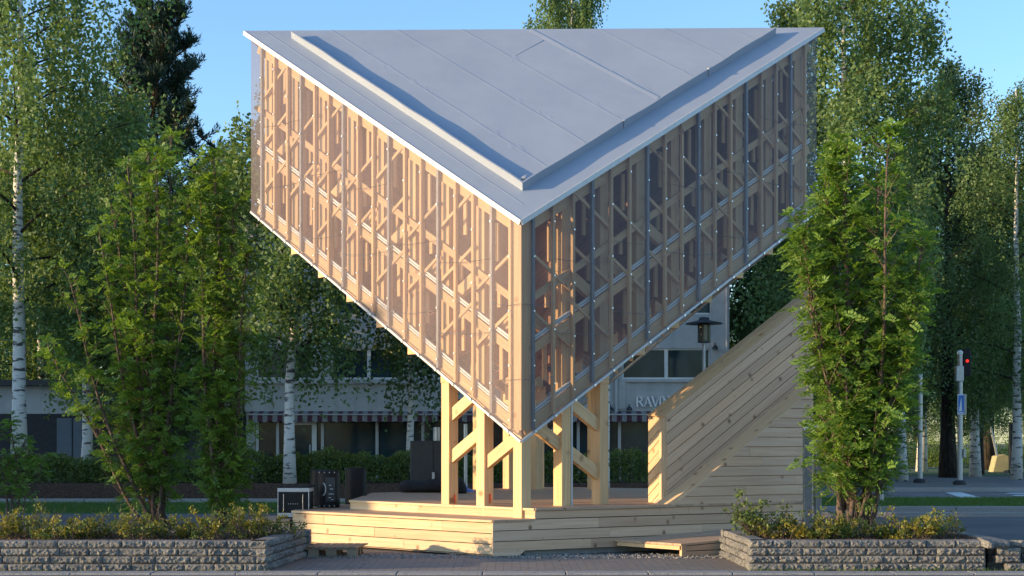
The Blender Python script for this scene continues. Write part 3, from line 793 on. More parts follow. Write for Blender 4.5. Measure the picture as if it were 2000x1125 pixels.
ang = math.atan(SL)
reg = [(s0 + .03, STAGE_UP + .005 + .0), (s1, zs_(s1) - .02), (s1, zt_(s1)), (s0 + .03, zt_(s0 + .03))]
mb = MB(); cladding(mb, reg, PA - nPR * (sb + .028), PR, nPR, ang=ang, joints=False)
build('front_cladding', mb, M['clad_shade_side'], ramp_w, bevel=.003)
core = MB(); core.prism([(s0 + .03, STAGE_UP), (s0 + .05, STAGE_UP), (s1 - .01, zs_(s1) + .03), (s1 - .01, zt_(s1) - .035), (s0 + .03, zt_(s0 + .03) - .035)], PA - nPR * (sb + thk), PR, (0, 0, 1), nPR, thk - .03)
build('core', core, M['clad'], ramp_w)
# ledge strip between the two claddings
mb = MB(); sv = Vector((PR.x, PR.y, SL)).normalized()
a = PA + PR * (ST0 - .02) - nPR * .215; b = PA + PR * (s1 - .1) - nPR * .215
mb.beam((a.x, a.y, zs_(ST0 - .02) - .008), (b.x, b.y, zs_(s1 - .1) - .008), .425, .028, side=nPR)
build('ledge', mb, M['clad'], ramp_w)
# end face: slanting boards, end post, copings
oe = PA + PR * (s0 + .03) - nPR * (sb + .03); hz = zt_(s0 + .03)
mb = MB(); cladding(mb, [(.12, STAGE_UP + .002), (thk - .03, STAGE_UP + .002), (thk - .03, hz - .03), (.12, hz - .03)], oe, -nPR, -PR, ang=-.62, pitch=.13, t=.024, joints=False)
build('end_cladding', mb, M['clad'], ramp_w, bevel=.002)
mb = MB(); p = oe + nPR * -.055 - PR * .016; mb.obox((p.x, p.y, (STAGE_UP + hz - .04) / 2), (0, 0, 1), PR, nPR, hz - .04 - STAGE_UP, .05, .125)
p = oe - nPR * .22 - PR * .03; 
build('end_post', mb, M['clad'], ramp_w, bevel=.003)
mb = MB()
for off, wv, lift in ((sb + thk - .09, .20, .012), (sb + .14, .24, -.01)):
    a = PA + PR * (s0 - .0) - nPR * off; b = PA + PR * s1 - nPR * off
    mb.beam((a.x, a.y, zt_(s0) + lift), (b.x, b.y, zt_(s1) + lift), wv, .028, side=nPR)
build('coping', mb, M['timber'], ramp_w, bevel=.003)
# low ramp platform lying before the stage
rampf = thing('ramp_platform', 'low flat deck of grey brown boards lying in front of the stage', 'ramp', (2.5, 21, 0))
ra = Vector((1.46, 21.12, 0)); rb = Vector((2.30, 20.2, 0)); rc = rb + PR * 3.2; rd = PA + PR * 5.3 + nPR * .02
deck('deck_boards', [(ra.x, ra.y), (rb.x, rb.y), (rc.x, rc.y), (rd.x, rd.y)], .19, rampf, M['deck'], wid=.14, ang=math.atan2(PR.y, PR.x), th=.03)
mb = MB(); cladding(mb, [(.03, .025), (3.1, .025), (3.1, .155), (.03, .155)], rb - nPR * .03, PR, nPR, pitch=.066, start=.025, t=.02)
dq = (ra - rb); lq = dq.length; dq.normalize()
build('side_boards', mb, M['clad_shade_side'], rampf)
mb = MB(); mb.beam((rb.x, rb.y + .04, .13), (ra.x + .05, ra.y - .02, .13), .05, .05); mb.obox((rb.x + .03, rb.y + .06, .09), (0, 0, 1), PR, nPR, .14, .07, .05)
build('frame', mb, M['timber'], rampf)

for ch in rampf.children:
    for v in ch.data.vertices:
        sx = (v.co.x + rampf.location.x - rb.x) * PR.x + (v.co.y + rampf.location.y - rb.y) * PR.y
        if v.co.z > .1: v.co.z += .045 * max(0, sx)
# ------------------------------------------------------------------ stone planters
def rock_block(mb, x, y, z, l, d, h, ax, n):
    """rock-faced block: smooth top, rough hewn outer face made of a displaced grid; ax along, n outwards"""
    ax = Vector(ax); n = Vector(n); up = Vector((0, 0, 1)); nu = max(4, int(l / .024)); nv = 4; amp = random.uniform(.012, .036); tilt = random.uniform(-.02, .02)
    vs = []; fs = []; o = Vector((x, y, z))
    for j in range(nv + 1):
        for i in range(nu + 1):
            u = l * i / nu; v = h * j / nv
            edge = i in (0, nu) or j in (0, nv)
            e = -.012 if edge else amp * random.random() ** 1.4 + tilt * (i / nu - .5)
            uu = u + (0 if i in (0, nu) else random.uniform(-.006, .006)); vv = v + (0 if j in (0, nv) else random.uniform(-.005, .005))
            vs.append(tuple(o + ax * uu + up * vv + n * e))
    for j in range(nv):
        for i in range(nu):
            a = j * (nu + 1) + i; b = a + 1; c = b + nu + 1; d_ = a + nu + 1
            if random.random() < .5: fs += [(a, b, c), (a, c, d_)]
            else: fs += [(a, b, d_), (b, c, d_)]
    k = len(vs); bk_ = [o - n * d, o + ax * l - n * d, o + ax * l - n * d + up * h, o - n * d + up * h]
    vs += [tuple(q) for q in bk_]; top = [(nv) * (nu + 1) + i for i in range(nu + 1)]; bot = list(range(nu + 1))
    fs.append(tuple(top + [k + 2, k + 3])); fs.append(tuple(reversed(bot + [k + 1, k])))
    fs.append(tuple([j * (nu + 1) for j in range(nv + 1)] + [k + 3, k])[::-1]); fs.append(tuple([j * (nu + 1) + nu for j in range(nv + 1)] + [k + 2, k + 1]))
    fs.append((k, k + 1, k + 2, k + 3)[::-1])
    if ax.cross(up).dot(n) < 0: fs = [f[::-1] for f in fs]
    mb.add(vs, fs)
def block_run(mb, p, q, n, rows=4, h=.094, ends=(0, 0)):
    p = Vector((p[0], p[1], 0)); q = Vector((q[0], q[1], 0)); d = q - p; ln = d.length; d.normalize(); n = Vector(n)
    for r in range(rows):
        u = -random.uniform(0, .02)
        while u < ln:
            l = min(random.choice((.22, .28, .36, .36, .42)), ln - u)
            if l < .1: l = ln - u
            if l > .03:
                j = random.uniform(-.008, .008) - .006 * r
                c = p + d * u + n * j
                rock_block(mb, c.x, c.y, r * h + .004, l - .006, .2, h - .007, d, n)
            u += l
lp = thing('stone_planter', 'long raised bed of rock faced grey blocks at the left edge', 'planter', (-5.5, 19, 0), 'raised stone planters')
mb = MB(); block_run(mb, (-8.6, 18.02), (-2.97, 18.02), (0, -1, 0)); block_run(mb, (-2.97, 18.04), (-2.78, 20.5), Vector((2.46, -.19, 0)).normalized())
block_run(mb, (-2.78, 20.5), (-8.6, 20.5), (0, 1, 0)); build('stone_wall', mb, M['stone'], lp)
mb = MB(); 
def soil(x0, x1, y0, y1, z, nx, ny):
    vs = []; fs = []
    for j in range(ny + 1):
        for i in range(nx + 1): vs.append((x0 + (x1 - x0) * i / nx, y0 + (y1 - y0) * j / ny, z + random.uniform(-.012, .022)))
    for j in range(ny):
        for i in range(nx): a = j * (nx + 1) + i; fs.append((a, a + 1, a + nx + 2, a + nx + 1))
    return vs, fs
mb.add(*soil(-8.5, -3.1, 18.2, 20.35, .325, 110, 44)); build('soil', mb, M['soil'], lp, smooth=True)
rp = thing('stone_planter', 'raised bed of rock faced grey blocks before the sloping wall, right end broken', 'planter', (4.4, 19, 0), 'raised stone planters')
mb = MB(); block_run(mb, (2.91, 18.1), (5.78, 18.1), (0, -1, 0)); block_run(mb, (2.86, 20.4), (2.91, 18.12), (-1, -.02, 0)); block_run(mb, (6.1, 18.4), (6.1, 20.4), (1, 0, 0)); block_run(mb, (6.1, 20.4), (2.86, 20.4), (0, 1, 0))
build('stone_wall', mb, M['stone'], rp)
mb = MB(); mb.add(*soil(3.05, 5.95, 18.28, 20.25, .325, 60, 40)); build('soil', mb, M['soil'], rp, smooth=True)
def loose(x, y, z, l, rz, tilt, label):
    mb = MB(); rock_block(mb, -l / 2, 0, -.04, l, .18, .085, (1, 0, 0), (0, -1, 0))
    o = build('stone_block', mb, M['stone']); o.location = (x, y, z); o.rotation_euler = (tilt, tilt * .4, rz)
    return tag(o, label, 'stone block', 'loose blocks at the broken planter end')
loose(5.93, 18.1, .32, .30, .12, .10, 'grey block slipped back at the top of the broken planter corner')
loose(5.83, 18.02, .315, .10, .5, .2, 'small pale rubble chunk at the top of the broken planter corner')
loose(6.15, 18.22, .325, .24, -.5, -.08, 'pale sunlit block lying askew at the top right of the broken planter')
loose(6.07, 18.12, .235, .28, -.05, 0, 'block in second layer of the broken planter end, facing the camera')
loose(6.06, 18.10, .142, .29, .06, 0, 'block in third layer of the broken planter end')
loose(6.14, 18.04, .048, .24, -.03, 0, 'lowest block of the broken planter end resting on paving')
loose(6.36, 18.3, .235, .22, -.3, .05, 'block at the far right of the broken planter, second layer')
loose(6.40, 18.3, .142, .22, -.2, .05, 'block at the far right of the broken planter, third layer')
loose(6.33, 18.3, .048, .22, -.2, .0, 'bottom block at the far right of the broken planter')

# ------------------------------------------------------------------ equipment
fc = thing('flight_case', 'black flight case with silver edges beside the stage', 'flight case', (-3.65, 23.6, .375))
X0, X1, Y0, Y1 = gx(543, 23.3), gx(603, 23.3), 23.3, 23.8; Z0 = .378
mb = MB(); mb.box(X0, X1, Y0, Y1, Z0 + .05, Z0 + .50); build('body', mb, M['black'], fc, bevel=.008)
mb = MB()
for z0, z1 in ((Z0 + .02, Z0 + .085), (Z0 + .415, Z0 + .475)): mb.box(X0 - .008, X1 + .008, Y0 - .008, Y1 + .008, z0, z1)
for x in (X0, X1):
    mb.box(x - .006, x + .006, Y0 - .010, Y0 + .01, Z0 + .086, Z0 + .414)
build('edge_profile', mb, M['alu'], fc, bevel=.003)
mb = MB()
for x in (X0 + .09, X1 - .09): mb.tube([(x, Y0 - .02, Z0 + .12), (x, Y0 - .02, Z0 + .38)], .006, 6)
for k in range(5): mb.box(X0 + .16 + k * .035, X0 + .17 + k * .035, Y0 - .012, Y0 - .003, Z0 + .22, Z0 + .235)
build('rack_rail', mb, M['galv'], fc)
mb = MB()
for x in (X0 + .07, X1 - .07):
    for y in (Y0 + .06, Y1 - .06): mb.tube([(x - .02, y, Z0 + .02), (x + .02, y, Z0 + .02)], .02, 10)
build('feet', mb, M['black'], fc)
mb = MB(); mb.box(X1 - .02, X1 + .05, Y0 + .1, Y1 - .1, Z0 + .48, Z0 + .52); build('lid_catch', mb, M['black'], fc)
def pa_speaker(x, y, z, w, d, h, rz, label, face=True):
    t = thing('loudspeaker', label, 'loudspeaker', (x, y, z), 'loudspeakers on the stage corner')
    prof = []
    for k in range(28):   # rounded D plan
        a = -math.pi + math.pi * 2 * k / 28; cx = math.copysign(abs(math.cos(a)) ** .95, math.cos(a)) * w / 2; cy = math.copysign(abs(math.sin(a)) ** .9, math.sin(a)) * d / 2
        prof.append((cx, cy))
    mb = MB(); vs = []; fs = []; lv = [(0, .93), (.02, 1), (h - .02, 1), (h, .93)]
    for zz, sc_ in lv: vs += [(x + px * sc_, y + py * sc_, z + zz) for px, py in prof]
    for i in range(3):
        for k in range(28): k2 = (k + 1) % 28; fs.append((i * 28 + k, i * 28 + k2, (i + 1) * 28 + k2, (i + 1) * 28 + k))
    fs.append(tuple(range(27, -1, -1))); fs.append(tuple(84 + k for k in range(28)))
    mb.add(vs, fs); build('cabinet', mb, M['black'], t, smooth=False)
    if face:
        mb = MB(); mb.box(x - .02, x + w * .34, y - d / 2 - .012, y - d / 2 + .02, z + .10, z + h * .82); build('rear_panel', mb, M['darkmetal'], t, bevel=.004)
        mb = MB()
        for k, (dx, dz, ww) in enumerate(((.03, .22, .05), (.03, .16, .04), (.04, .36, .03), (.05, .30, .05), (.08, .22, .03), (.07, .13, .04))): mb.box(x + dx, x + dx + ww, y - d / 2 - .016, y - d / 2 - .011, z + dz, z + dz + .008)
        build('panel_print', mb, M['white'], t)
        mb = MB(); mb.tube([(x - w * .16 + .045 * math.sin(g * .35), y - d / 2 - .03 + .0 * g, z + h * .5 + .10 * math.cos(g * .35)) for g in range(10)], .012, 8)
        build('handle', mb, M['galv'], t)
        mb = MB()
        for dx in (-.12, -.04, .04, .12):
            for dz in (.03, h - .03): mb.box(x + dx - .006, x + dx + .006, y - d / 2 - .006, y - d / 2 + .03, z + dz - .01, z + dz + .01)
        build('screws', mb, M['galv'], t)
    t.rotation_euler = (0, 0, rz)
    return t
pa_speaker(gx(641, 24.1), 24.1, STAGE_LOW, .38, .34, .60, 0, 'black loudspeaker with side handle and printed panel, nearest the flight case')
pa_speaker(gx(624, 24.55), 24.6, STAGE_LOW, .32, .3, .60, 0, 'black loudspeaker half hidden behind the nearest one', False)
pa_speaker(gx(695, 25.4), 25.4, STAGE_LOW, .37, .32, .62, .1, 'plain black loudspeaker standing alone behind the step edge', False)
cab = thing('equipment_cabinet', 'tall dark grey cabinet on the stage behind the left post', 'cabinet', (gx(830, 27.5), 27.5, STAGE_UP))
xa, xb = gx(801, 27.3), gx(868, 27.3)
mb = MB(); mb.box(xa, xb, 27.3, 27.8, STAGE_UP + .03, STAGE_UP + .94); build('body', mb, M['darkmetal'], cab, bevel=.012)
mb = MB(); mb.box(xa + .03, gx(846, 27.3), 27.283, 27.302, STAGE_UP + .06, STAGE_UP + .91); build('door', mb, M['darkmetal'], cab, bevel=.006)
mb = MB(); mb.box(gx(844, 27.28), gx(849, 27.28), 27.24, 27.282, STAGE_UP + .20, STAGE_UP + .36); build('handle', mb, M['galv'], cab)
mb = MB(); mb.tube([(gx(853, 27.6), 27.55, STAGE_UP + .94), (gx(853, 27.6), 27.55, STAGE_UP + 1.19)], .06, 12)
for k in range(6): mb.tube([(gx(853, 27.6), 27.55, STAGE_UP + .97 + k * .035), (gx(853, 27.6), 27.55, STAGE_UP + .985 + k * .035)], .068, 12)
build('vent_pipe', mb, M['galv'], cab)
def lump(name, label, cat, pts, mat, group=None):
    """soft bag: overlapping squashed blobs welded as one surface of rings along a spine"""
    mb = MB(); n = 14; vs = []; fs = []
    for (x, y, z, rx, rz) in pts:
        for k in range(n):
            a = 2 * math.pi * k / n; jr = 1 + random.uniform(-.09, .09)
            vs.append((x + random.uniform(-.01, .01), y + math.cos(a) * rx * jr, max(z + math.sin(a) * rz * jr, STAGE_UP + .002)))
    for i in range(len(pts) - 1):
        for k in range(n): k2 = (k + 1) % n; fs.append((i * n + k, i * n + k2, (i + 1) * n + k2, (i + 1) * n + k))
    fs.append(tuple(range(n - 1, -1, -1))); fs.append(tuple((len(pts) - 1) * n + k for k in range(n)))
    mb.add(vs, fs); o = build(name, mb, mat, smooth=True); return tag(o, label, cat, group)
lump('bag', 'crumpled black bag lying on the stage before the grey cabinet', 'bag', [(gx(778, 27), 27, STAGE_UP + .06, .03, .03), (gx(784, 27), 27, STAGE_UP + .10, .16, .10), (gx(796, 27), 27, STAGE_UP + .11, .2, .12), (gx(812, 27), 27, STAGE_UP + .10, .2, .10), (gx(830, 27), 27, STAGE_UP + .09, .2, .10), (gx(848, 27), 27, STAGE_UP + .12, .2, .13), (gx(868, 27), 27, STAGE_UP + .11, .2, .12), (gx(888, 27), 27, STAGE_UP + .08, .16, .09), (gx(896, 27), 27, STAGE_UP + .04, .03, .03)], M['blackfab'])
lump('bag', 'black sack on the stage between the two left posts', 'bag', [(gx(884, 26.4), 26.4, STAGE_UP + .08, .04, .05), (gx(893, 26.4), 26.4, STAGE_UP + .14, .2, .15), (gx(903, 26.4), 26.4, STAGE_UP + .13, .18, .14), (gx(911, 26.4), 26.4, STAGE_UP + .05, .05, .05)], M['blackfab'])
ms = thing('stand_pole', 'slim grey pole on a blue foot standing on the stage behind the left posts', 'pole', (gx(909, 27.5), 27.5, STAGE_UP))
mb = MB(); mb.tube([(gx(909, 27.5), 27.5, STAGE_UP + .05), (gx(909, 27.5), 27.5, STAGE_UP + 1.25)], .035, 10); build('pole', mb, M['galv'], ms)
mb = MB(); mb.lathe((gx(909, 27.5), 27.5, STAGE_UP), [(.16, 0), (.15, .03), (.05, .06), (.04, .1)], 14); build('foot', mb, M['blue'], ms)
# pallet
pt = thing('pallet', 'weathered wooden pallet lying on the paving by the left planter', 'pallet', (-2.45, 20.6, 0))
mb = MB(); px0, px1 = gx(601, 20.5), gx(704, 20.5); py0, py1 = 20.15, 20.75
for k in range(7): y = px0 + (px1 - px0) * k / 7; mb.beam((y + .04, py0, .137), (y + .12, py1 + .25, .137), .082, .02)
build('top_boards', mb, M['oldwood'], pt)
mb = MB()
for yy in (py0 + .02, py0 + .42, py1 + .16):
    mb.box(px0, px1, yy, yy + .09, .108, .125); mb.box(px0, px1, yy, yy + .09, .004, .02)
build('stringer_boards', mb, M['oldwood'], pt)
for xx in (px0 + .05, (px0 + px1) / 2 - .07, px1 - .15):
    for yy in (py0 + .02, py0 + .42, py1 + .16):
        mb = MB(); mb.box(xx, xx + .14, yy + .001, yy + .089, .021, .107); build('block', mb, M['oldwood'], pt)
# steel gate posts right of the sloping wall
M['slate'] = simple('slate_painted_steel', (.17, .19, .21), .45, .2, .15)
gt = thing('steel_barrier', 'pair of dark steel posts with a white cap beside the right planter', 'barrier', (gx(1590, 21.6), 21.6, 0))
for px_, w_, top in ((1577, .115, 836), (1598, .085, 855)):
    mb = MB(); X = gx(px_, 21.8); mb.box(X - w_ / 2, X + w_ / 2, 21.75, 21.87, 0, gz(top, 21.8)); build('post', mb, M['slate'], gt, bevel=.006)
mb = MB(); X = gx(1588, 21.8); mb.box(X - .1, X + .10, 21.72, 21.80, gz(876, 21.8), gz(872, 21.8)); build('crossbar', mb, M['galv'], gt)
mb = MB(); mb.prism([(-.14, -.02), (.12, 0), (.14, .05), (.02, .09), (-.13, .04)], (X, 21.7, gz(838, 21.8)), (1, 0, 0), (0, 0, 1), (0, 1, 0), .18); build('cap', mb, M['white'], gt, bevel=.01)

# ------------------------------------------------------------------ street furniture
def street_lamp(x, y, ztop, zbase, label, name='street_lamp'):
    t = thing(name, label, 'street lamp', (x, y, zbase)); sc = 1.0
    mb = MB(); mb.tube([(x, y, zbase), (x, y, ztop - .9)], [.08, .055], 12); build('pole', mb, M['galv'], t)
    mb = MB(); mb.lathe((x, y, ztop - .92), [(.17, .08), (.185, .10), (.185, .58), (.16, .62)], 18); build('lantern', mb, M['lampglass'], t)
    mb = MB(); mb.lathe((x, y, ztop - .92), [(.20, .04), (.20, .09), (.17, .095)], 18)
    for k in range(6): a = k * 1.047; mb.tube([(x + .19 * math.cos(a), y + .19 * math.sin(a), ztop - .84), (x + .19 * math.cos(a), y + .19 * math.sin(a), ztop - .30)], .008, 5)
    build('cage', mb, M['darkmetal'], t)
    mb = MB(); mb.lathe((x, y, ztop - .30), [(.58, 0), (.56, .03), (.25, .10), (.17, .13), (.15, .20), (.05, .22)], 26); build('shade', mb, M['darkmetal'], t)
    return t
street_lamp(gx(1375, 46), 46, gz(614, 46), 0, 'round hatted street lamp before the white building')
def signal_pole(px_, Y, ytop, label, sign):
    X = gx(px_, Y); t = thing('signal_pole', label, 'traffic light' if sign else 'pole', (X, Y, .12))
    zt = gz(ytop, Y); mb = MB(); mb.tube([(X, Y, .12), (X, Y, zt)], .085, 14); build('pole', mb, M['galv'], t)
    mb = MB(); mb.lathe((X, Y, .12), [(.24, 0), (.24, .10), (.15, .16)], 16); build('foot', mb, M['darkmetal'], t)
    mb = MB(); mb.lathe((X, Y, zt - .02), [(.1, 0), (.1, .08), (.04, .12)], 12); build('cap', mb, M['white'], t)
    if sign:
        z0, z1 = gz(810, Y), gz(770, Y)
        mb = MB(); mb.box(X - .12, X + .12, Y - .13, Y - .09, z0, z1); s_ = build('sign_plate', mb, M['white'], t)
        mb = MB(); mb.prism([(-.095, .04), (.095, .04), (.095, z1 - z0 - .04), (-.095, z1 - z0 - .04)], (X, Y - .131, z0), (1, 0, 0), (0, 0, 1), (0, -1, 0), .004)
        build('blue_panel', mb, M['blue'], s_)
        mb = MB(); mb.prism([(-.075, .12), (.03, .12), (.0, z1 - z0 - .10)], (X, Y - .136, z0), (1, 0, 0), (0, 0, 1), (0, -1, 0), .003)
        mb.prism([(-.075, .06), (.075, .06), (.075, .09), (-.075, .09)], (X, Y - .136, z0), (1, 0, 0), (0, 0, 1), (0, -1, 0), .003)
        build('white_symbol', mb, M['white'], s_)
        mb = MB(); mb.box(X + .13, X + .17, Y - .16, Y + .02, z0, z1); build('side_plate', mb, M['galv'], t)
        zz = gz(735, Y); mb = MB(); mb.box(X + .10, X + .38, Y - .02, Y + .26, zz, zz + .95); h = build('signal_head', mb, M['black'], t, bevel=.03)
        mb = MB(); mb.tube([(X + .24, Y - .03, gz(705, Y)), (X + .24, Y - .05, gz(705, Y))], .05, 12); build('red_lens', mb, LAMP, h)
        mb = MB(); mb.box(X - .16, X + .1, Y - .12, Y + .1, gz(745, Y), gz(715, Y)); build('bracket', mb, M['galv'], t, bevel=.02)
        mb = MB(); mb.box(X + .1, X + .17, Y - .1, Y + .06, gz(893, Y), gz(877, Y)); build('push_button_box', mb, M['galv'], t)
    return t
m_, nt_, out_ = newmat('red_signal_light'); e_ = nt_.nodes.new('ShaderNodeEmission'); e_.inputs[0].default_value = (1, .03, .02, 1); e_.inputs[1].default_value = .7; L(nt_, e_.outputs[0], out_.inputs[0]); LAMP = m_
signal_pole(1875, 50.7, 690, 'grey traffic light pole with a blue and white sign and red light', True)
signal_pole(1797, 53, 735, 'plain grey steel pole on the traffic island, left of the traffic light', False)
mb = MB(); X = gx(1722, 37); mb.tube([(X, 37, 0), (X, 37, 1.05)], .045, 10); tag(build('bollard', mb, M['galv']), 'thin grey post on the grass strip behind the right rowan tree', 'post')
dl = thing('block_weight', 'pale yellowish concrete weight block on the far pavement', 'weight', (gx(1958, 78), 78, 0)); X = gx(1958, 78)
mb = MB(); mb.prism([(-.5, 0), (.6, 0), (.45, .8), (.1, .95), (-.3, .85)], (X, 78, 0), (1, 0, 0), (0, 0, 1), (0, 1, 0), .8); build('block', mb, M['yellow'], dl, bevel=.03)
mb = MB(); mb.tube([(X - .15, 78.4, .8), (X - .5, 78.4, 2.4)], .06, 8); build('bar', mb, M['galv'], dl)
mb = MB(); X = gx(1975, 76); mb.tube([(X, 76, 0), (X, 76, 2.6)], .13, 10); mb.lathe((X, 76, 0), [(.4, 0), (.38, .12), (.15, .16)], 14); tag(build('bollard', mb, M['darkmetal']), 'dark post with round foot right of the concrete weight', 'post')

# ------------------------------------------------------------------ building across the street
BY = 50.0
bl = thing('shop_building', 'pale plastered shop building with dark windows and striped awnings behind the stage', 'building', (0, BY, 0))
bx0, bx1 = gx(478, BY), gx(1424, BY); top = 9.6
wz = [(2.62, 3.70), (4.74, 5.80), (7.1, 8.2), (9.4, top)]      # solid bands between window rows
def wallseg(mb, x0, x1, z0, z1, y=BY, d=.3): mb.box(x0, x1, y, y + d, z0, z1)
wins1 = [(gx(650, BY), gx(790, BY)), (gx(1215, BY), gx(1388, BY)), (gx(850, BY), gx(1130, BY)), (gx(500, BY), gx(610, BY))]
wins1.sort()
mb = MB()
for z0, z1 in ((2.6, 3.70), (4.74, 5.88), (7.0, 9.0)): wallseg(mb, bx0, bx1, z0, z1)
def piers(mb, wins, z0, z1):
    x = bx0
    for a, b in wins: wallseg(mb, x, a, z0, z1); x = b
    wallseg(mb, x, bx1, z0, z1)
piers(mb, wins1, 3.70, 4.74); wins2 = [(a, b) for a, b in wins1[:-1]] + [(gx(1215, BY), gx(1416, BY) - .05)]
piers(mb, wins2, 5.88, 7.0)
mb.box(bx0, bx0 + .3, BY + .3, BY + 14, 0, 9.0); mb.box(bx1 - .3, bx1, BY + .3, BY + 14, 0, 9.0); mb.box(bx0, bx1, BY + 14, BY + 14.3, 0, 9.0)
build('wall', mb, M['plaster'], bl)
mb = MB(); mb.box(gx(1386, BY), bx1 + .0, BY - .10, BY - .002, 2.6, 9.0); mb.box(gx(1190, BY), gx(1222, BY), BY - .06, BY - .002, 2.7, 3.68); build('pilaster', mb, M['plaster'], bl)
mb = MB(); mb.box(bx0 - .15, bx1 + .15, BY - .35, BY + 14.4, 9.01, 9.25); build('roof', mb, M['darkmetal'], bl)
mb = MB(); mb.box(gx(480, BY), gx(845, BY), BY - .14, BY - .004, 3.55, 3.62); mb.box(gx(1222, BY), gx(1384, BY), BY - .1, BY - .004, 3.60, 3.66)
build('sill', mb, M['alu'], bl)
for wins, z0, z1 in ((wins1, 3.70, 4.74), (wins2, 5.88, 7.0)):
    for a, b in wins:
        mb = MB(); n_ = max(1, round((b - a) / 1.45)); fw = .06
        mb.box(a, b, BY + .08, BY + .14, z0, z0 + fw); mb.box(a, b, BY + .08, BY + .14, z1 - fw, z1)
        for k in range(n_ + 1): x = a + (b - a - fw) * k / n_; mb.box(x - (.03 if 0 < k < n_ else 0), x + fw + (.03 if 0 < k < n_ else 0), BY + .07, BY + .15, z0 + fw, z1 - fw)
        f = build('window', mb, M['white'], bl)
        mb = MB(); mb.box(a, b, BY + .155, BY + .17, z0, z1); build('pane', mb, M['glass'], f)
# shop front
mb = MB(); mb.box(bx0 + .3, bx1 - .3, BY + .32, BY + .36, 0, 2.6); build('shop_window', mb, M['glass'], bl)
mb = MB()
for px_ in (500, 540, 628, 735, 825, 930, 1040, 1130, 1211, 1290, 1370): X = gx(px_, BY); mb = MB(); mb.box(X - .05, X + .05, BY + .24, BY + .31, 0, 2.6); build('mullion', mb, M['alu'], bl)
mb = MB()
for k in range(46): X = bx0 + .6 + k * .34; mb.box(X, X + .22 + .08 * math.sin(k * 2.3), BY + .5, BY + .52, .3, 2.5)
build('curtain', mb, M['curtain'], bl)
d_ = MB(); xa, xb = gx(553, BY), gx(617, BY); d_.box(xa, xa + .16, BY + .18, BY + .235, 0, 2.32); d_.box(xb - .16, xb, BY + .18, BY + .235, 0, 2.32); d_.box(xa + .161, xb - .161, BY + .18, BY + .235, 2.16, 2.32)
d_.box(xa + .161, xb - .161, BY + .18, BY + .235, 0, .3); dd = build('door', d_, M['white'], bl)
mb = MB(); mb.box(xb - .24, xb - .20, BY + .12, BY + .178, .8, 1.5); build('handle', mb, M['alu'], dd)
for xa, xb in ((gx(490, BY), gx(858, BY)), (gx(870, BY), gx(1180, BY)), (gx(1188, BY), gx(1290, BY)), (gx(1300, BY), gx(1384, BY))):
    mb = MB(); n_ = 60; vs = []; fs = []
    for i in range(n_ + 1):
        x = xa + (xb - xa) * i / n_; s_ = .02 * math.sin(i * 1.9)
        vs += [(x, BY - .01, 2.62), (x, BY - .42, 2.52), (x, BY - .43 + s_, 2.26 + .02 * math.cos(i * 1.9))]
    for i in range(n_):
        for r in range(2): fs.append((i * 3 + r, i * 3 + r + 1, i * 3 + r + 4, i * 3 + r + 3))
    mb.add(vs, fs); aw = build('awning', mb, M['awning'], bl)
    mb = MB(); mb.tube([(xa, BY - .45, 2.50), (xb, BY - .45, 2.50)], .025, 6); build('awning_rail', mb, M['alu'], aw)
mb = MB(); X = gx(1203, BY); mb.tube([(X, BY - .12, 2.4), (X, BY - .12, 9.0)], .06, 10); build('downpipe', mb, M['alu'], bl); mb = MB(); mb.tube([(gx(1424, BY) - .1, BY - .2, 2), (gx(1424, BY) - .1, BY - .2, 9)], .05, 10); build('downpipe', mb, M['alu'], bl)
for px_ in (1191, 1228, 1395):
    X = gx(px_, BY); z_ = gz(792 if px_ < 1390 else 673, BY); mb = MB(); mb.tube([(X, BY - .02, z_), (X, BY - .22, z_ + .03), (X, BY - .25, z_ - .06)], .02, 6); mb.lathe((X, BY - .25, z_ - .18), [(.1, 0), (.09, .08), (.04, .14)], 12); build('wall_lamp', mb, M['darkmetal'], bl)
# serif letters of the shop sign
sg_ = thing('sign', 'shop sign of pale serif capital letters spelling RAVINTOLA on the building wall', 'sign', (gx(1243, BY), BY - .1, 3.0))
GL = {'R': [((0, 0), (0, 1), .16), ((0, 1), (.38, .96), .08), ((.38, .96), (.5, .78), .14), ((.5, .78), (.38, .55), .14), ((.38, .55), (0, .52), .08), ((.22, .52), (.62, .0), .15)],
      'A': [((0, 0), (.34, 1), .08), ((.34, 1), (.70, 0), .16), ((.13, .36), (.57, .36), .07)], 'V': [((0, 1), (.34, 0), .16), ((.34, 0), (.68, 1), .08)],
      'I': [((.08, 0), (.08, 1), .16)], 'N': [((.05, 0), (.05, 1), .08), ((.05, 1), (.62, 0), .16), ((.62, 0), (.62, 1), .08)],
      'T': [((.32, 0), (.32, 1), .16), ((0, .97), (.64, .97), .07)], 'L': [((.08, 0), (.08, 1), .16), ((.08, .03), (.55, .03), .07), ((.55, .03), (.57, .22), .05)],
      'O': [((.35 + .33 * math.cos(a * .5236), .5 + .5 * math.sin(a * .5236)), (.35 + .33 * math.cos((a + 1) * .5236), .5 + .5 * math.sin((a + 1) * .5236)), .12) for a in range(12)]}
SER = {'R': [0, .62], 'A': [0, .70], 'V': [(0, 1), (.68, 1)], 'I': [.08, (.08, 1)], 'N': [.05, (.62, 1), (.05, 1)], 'T': [.32], 'L': [.08, (.08, 1)], 'O': []}
WD = {'R': .74, 'A': .80, 'V': .74, 'I': .34, 'N': .86, 'T': .74, 'L': .68, 'O': .84}
x = gx(1244, BY); LH = gz(775, BY) - gz(794, BY); zb_ = gz(794, BY)
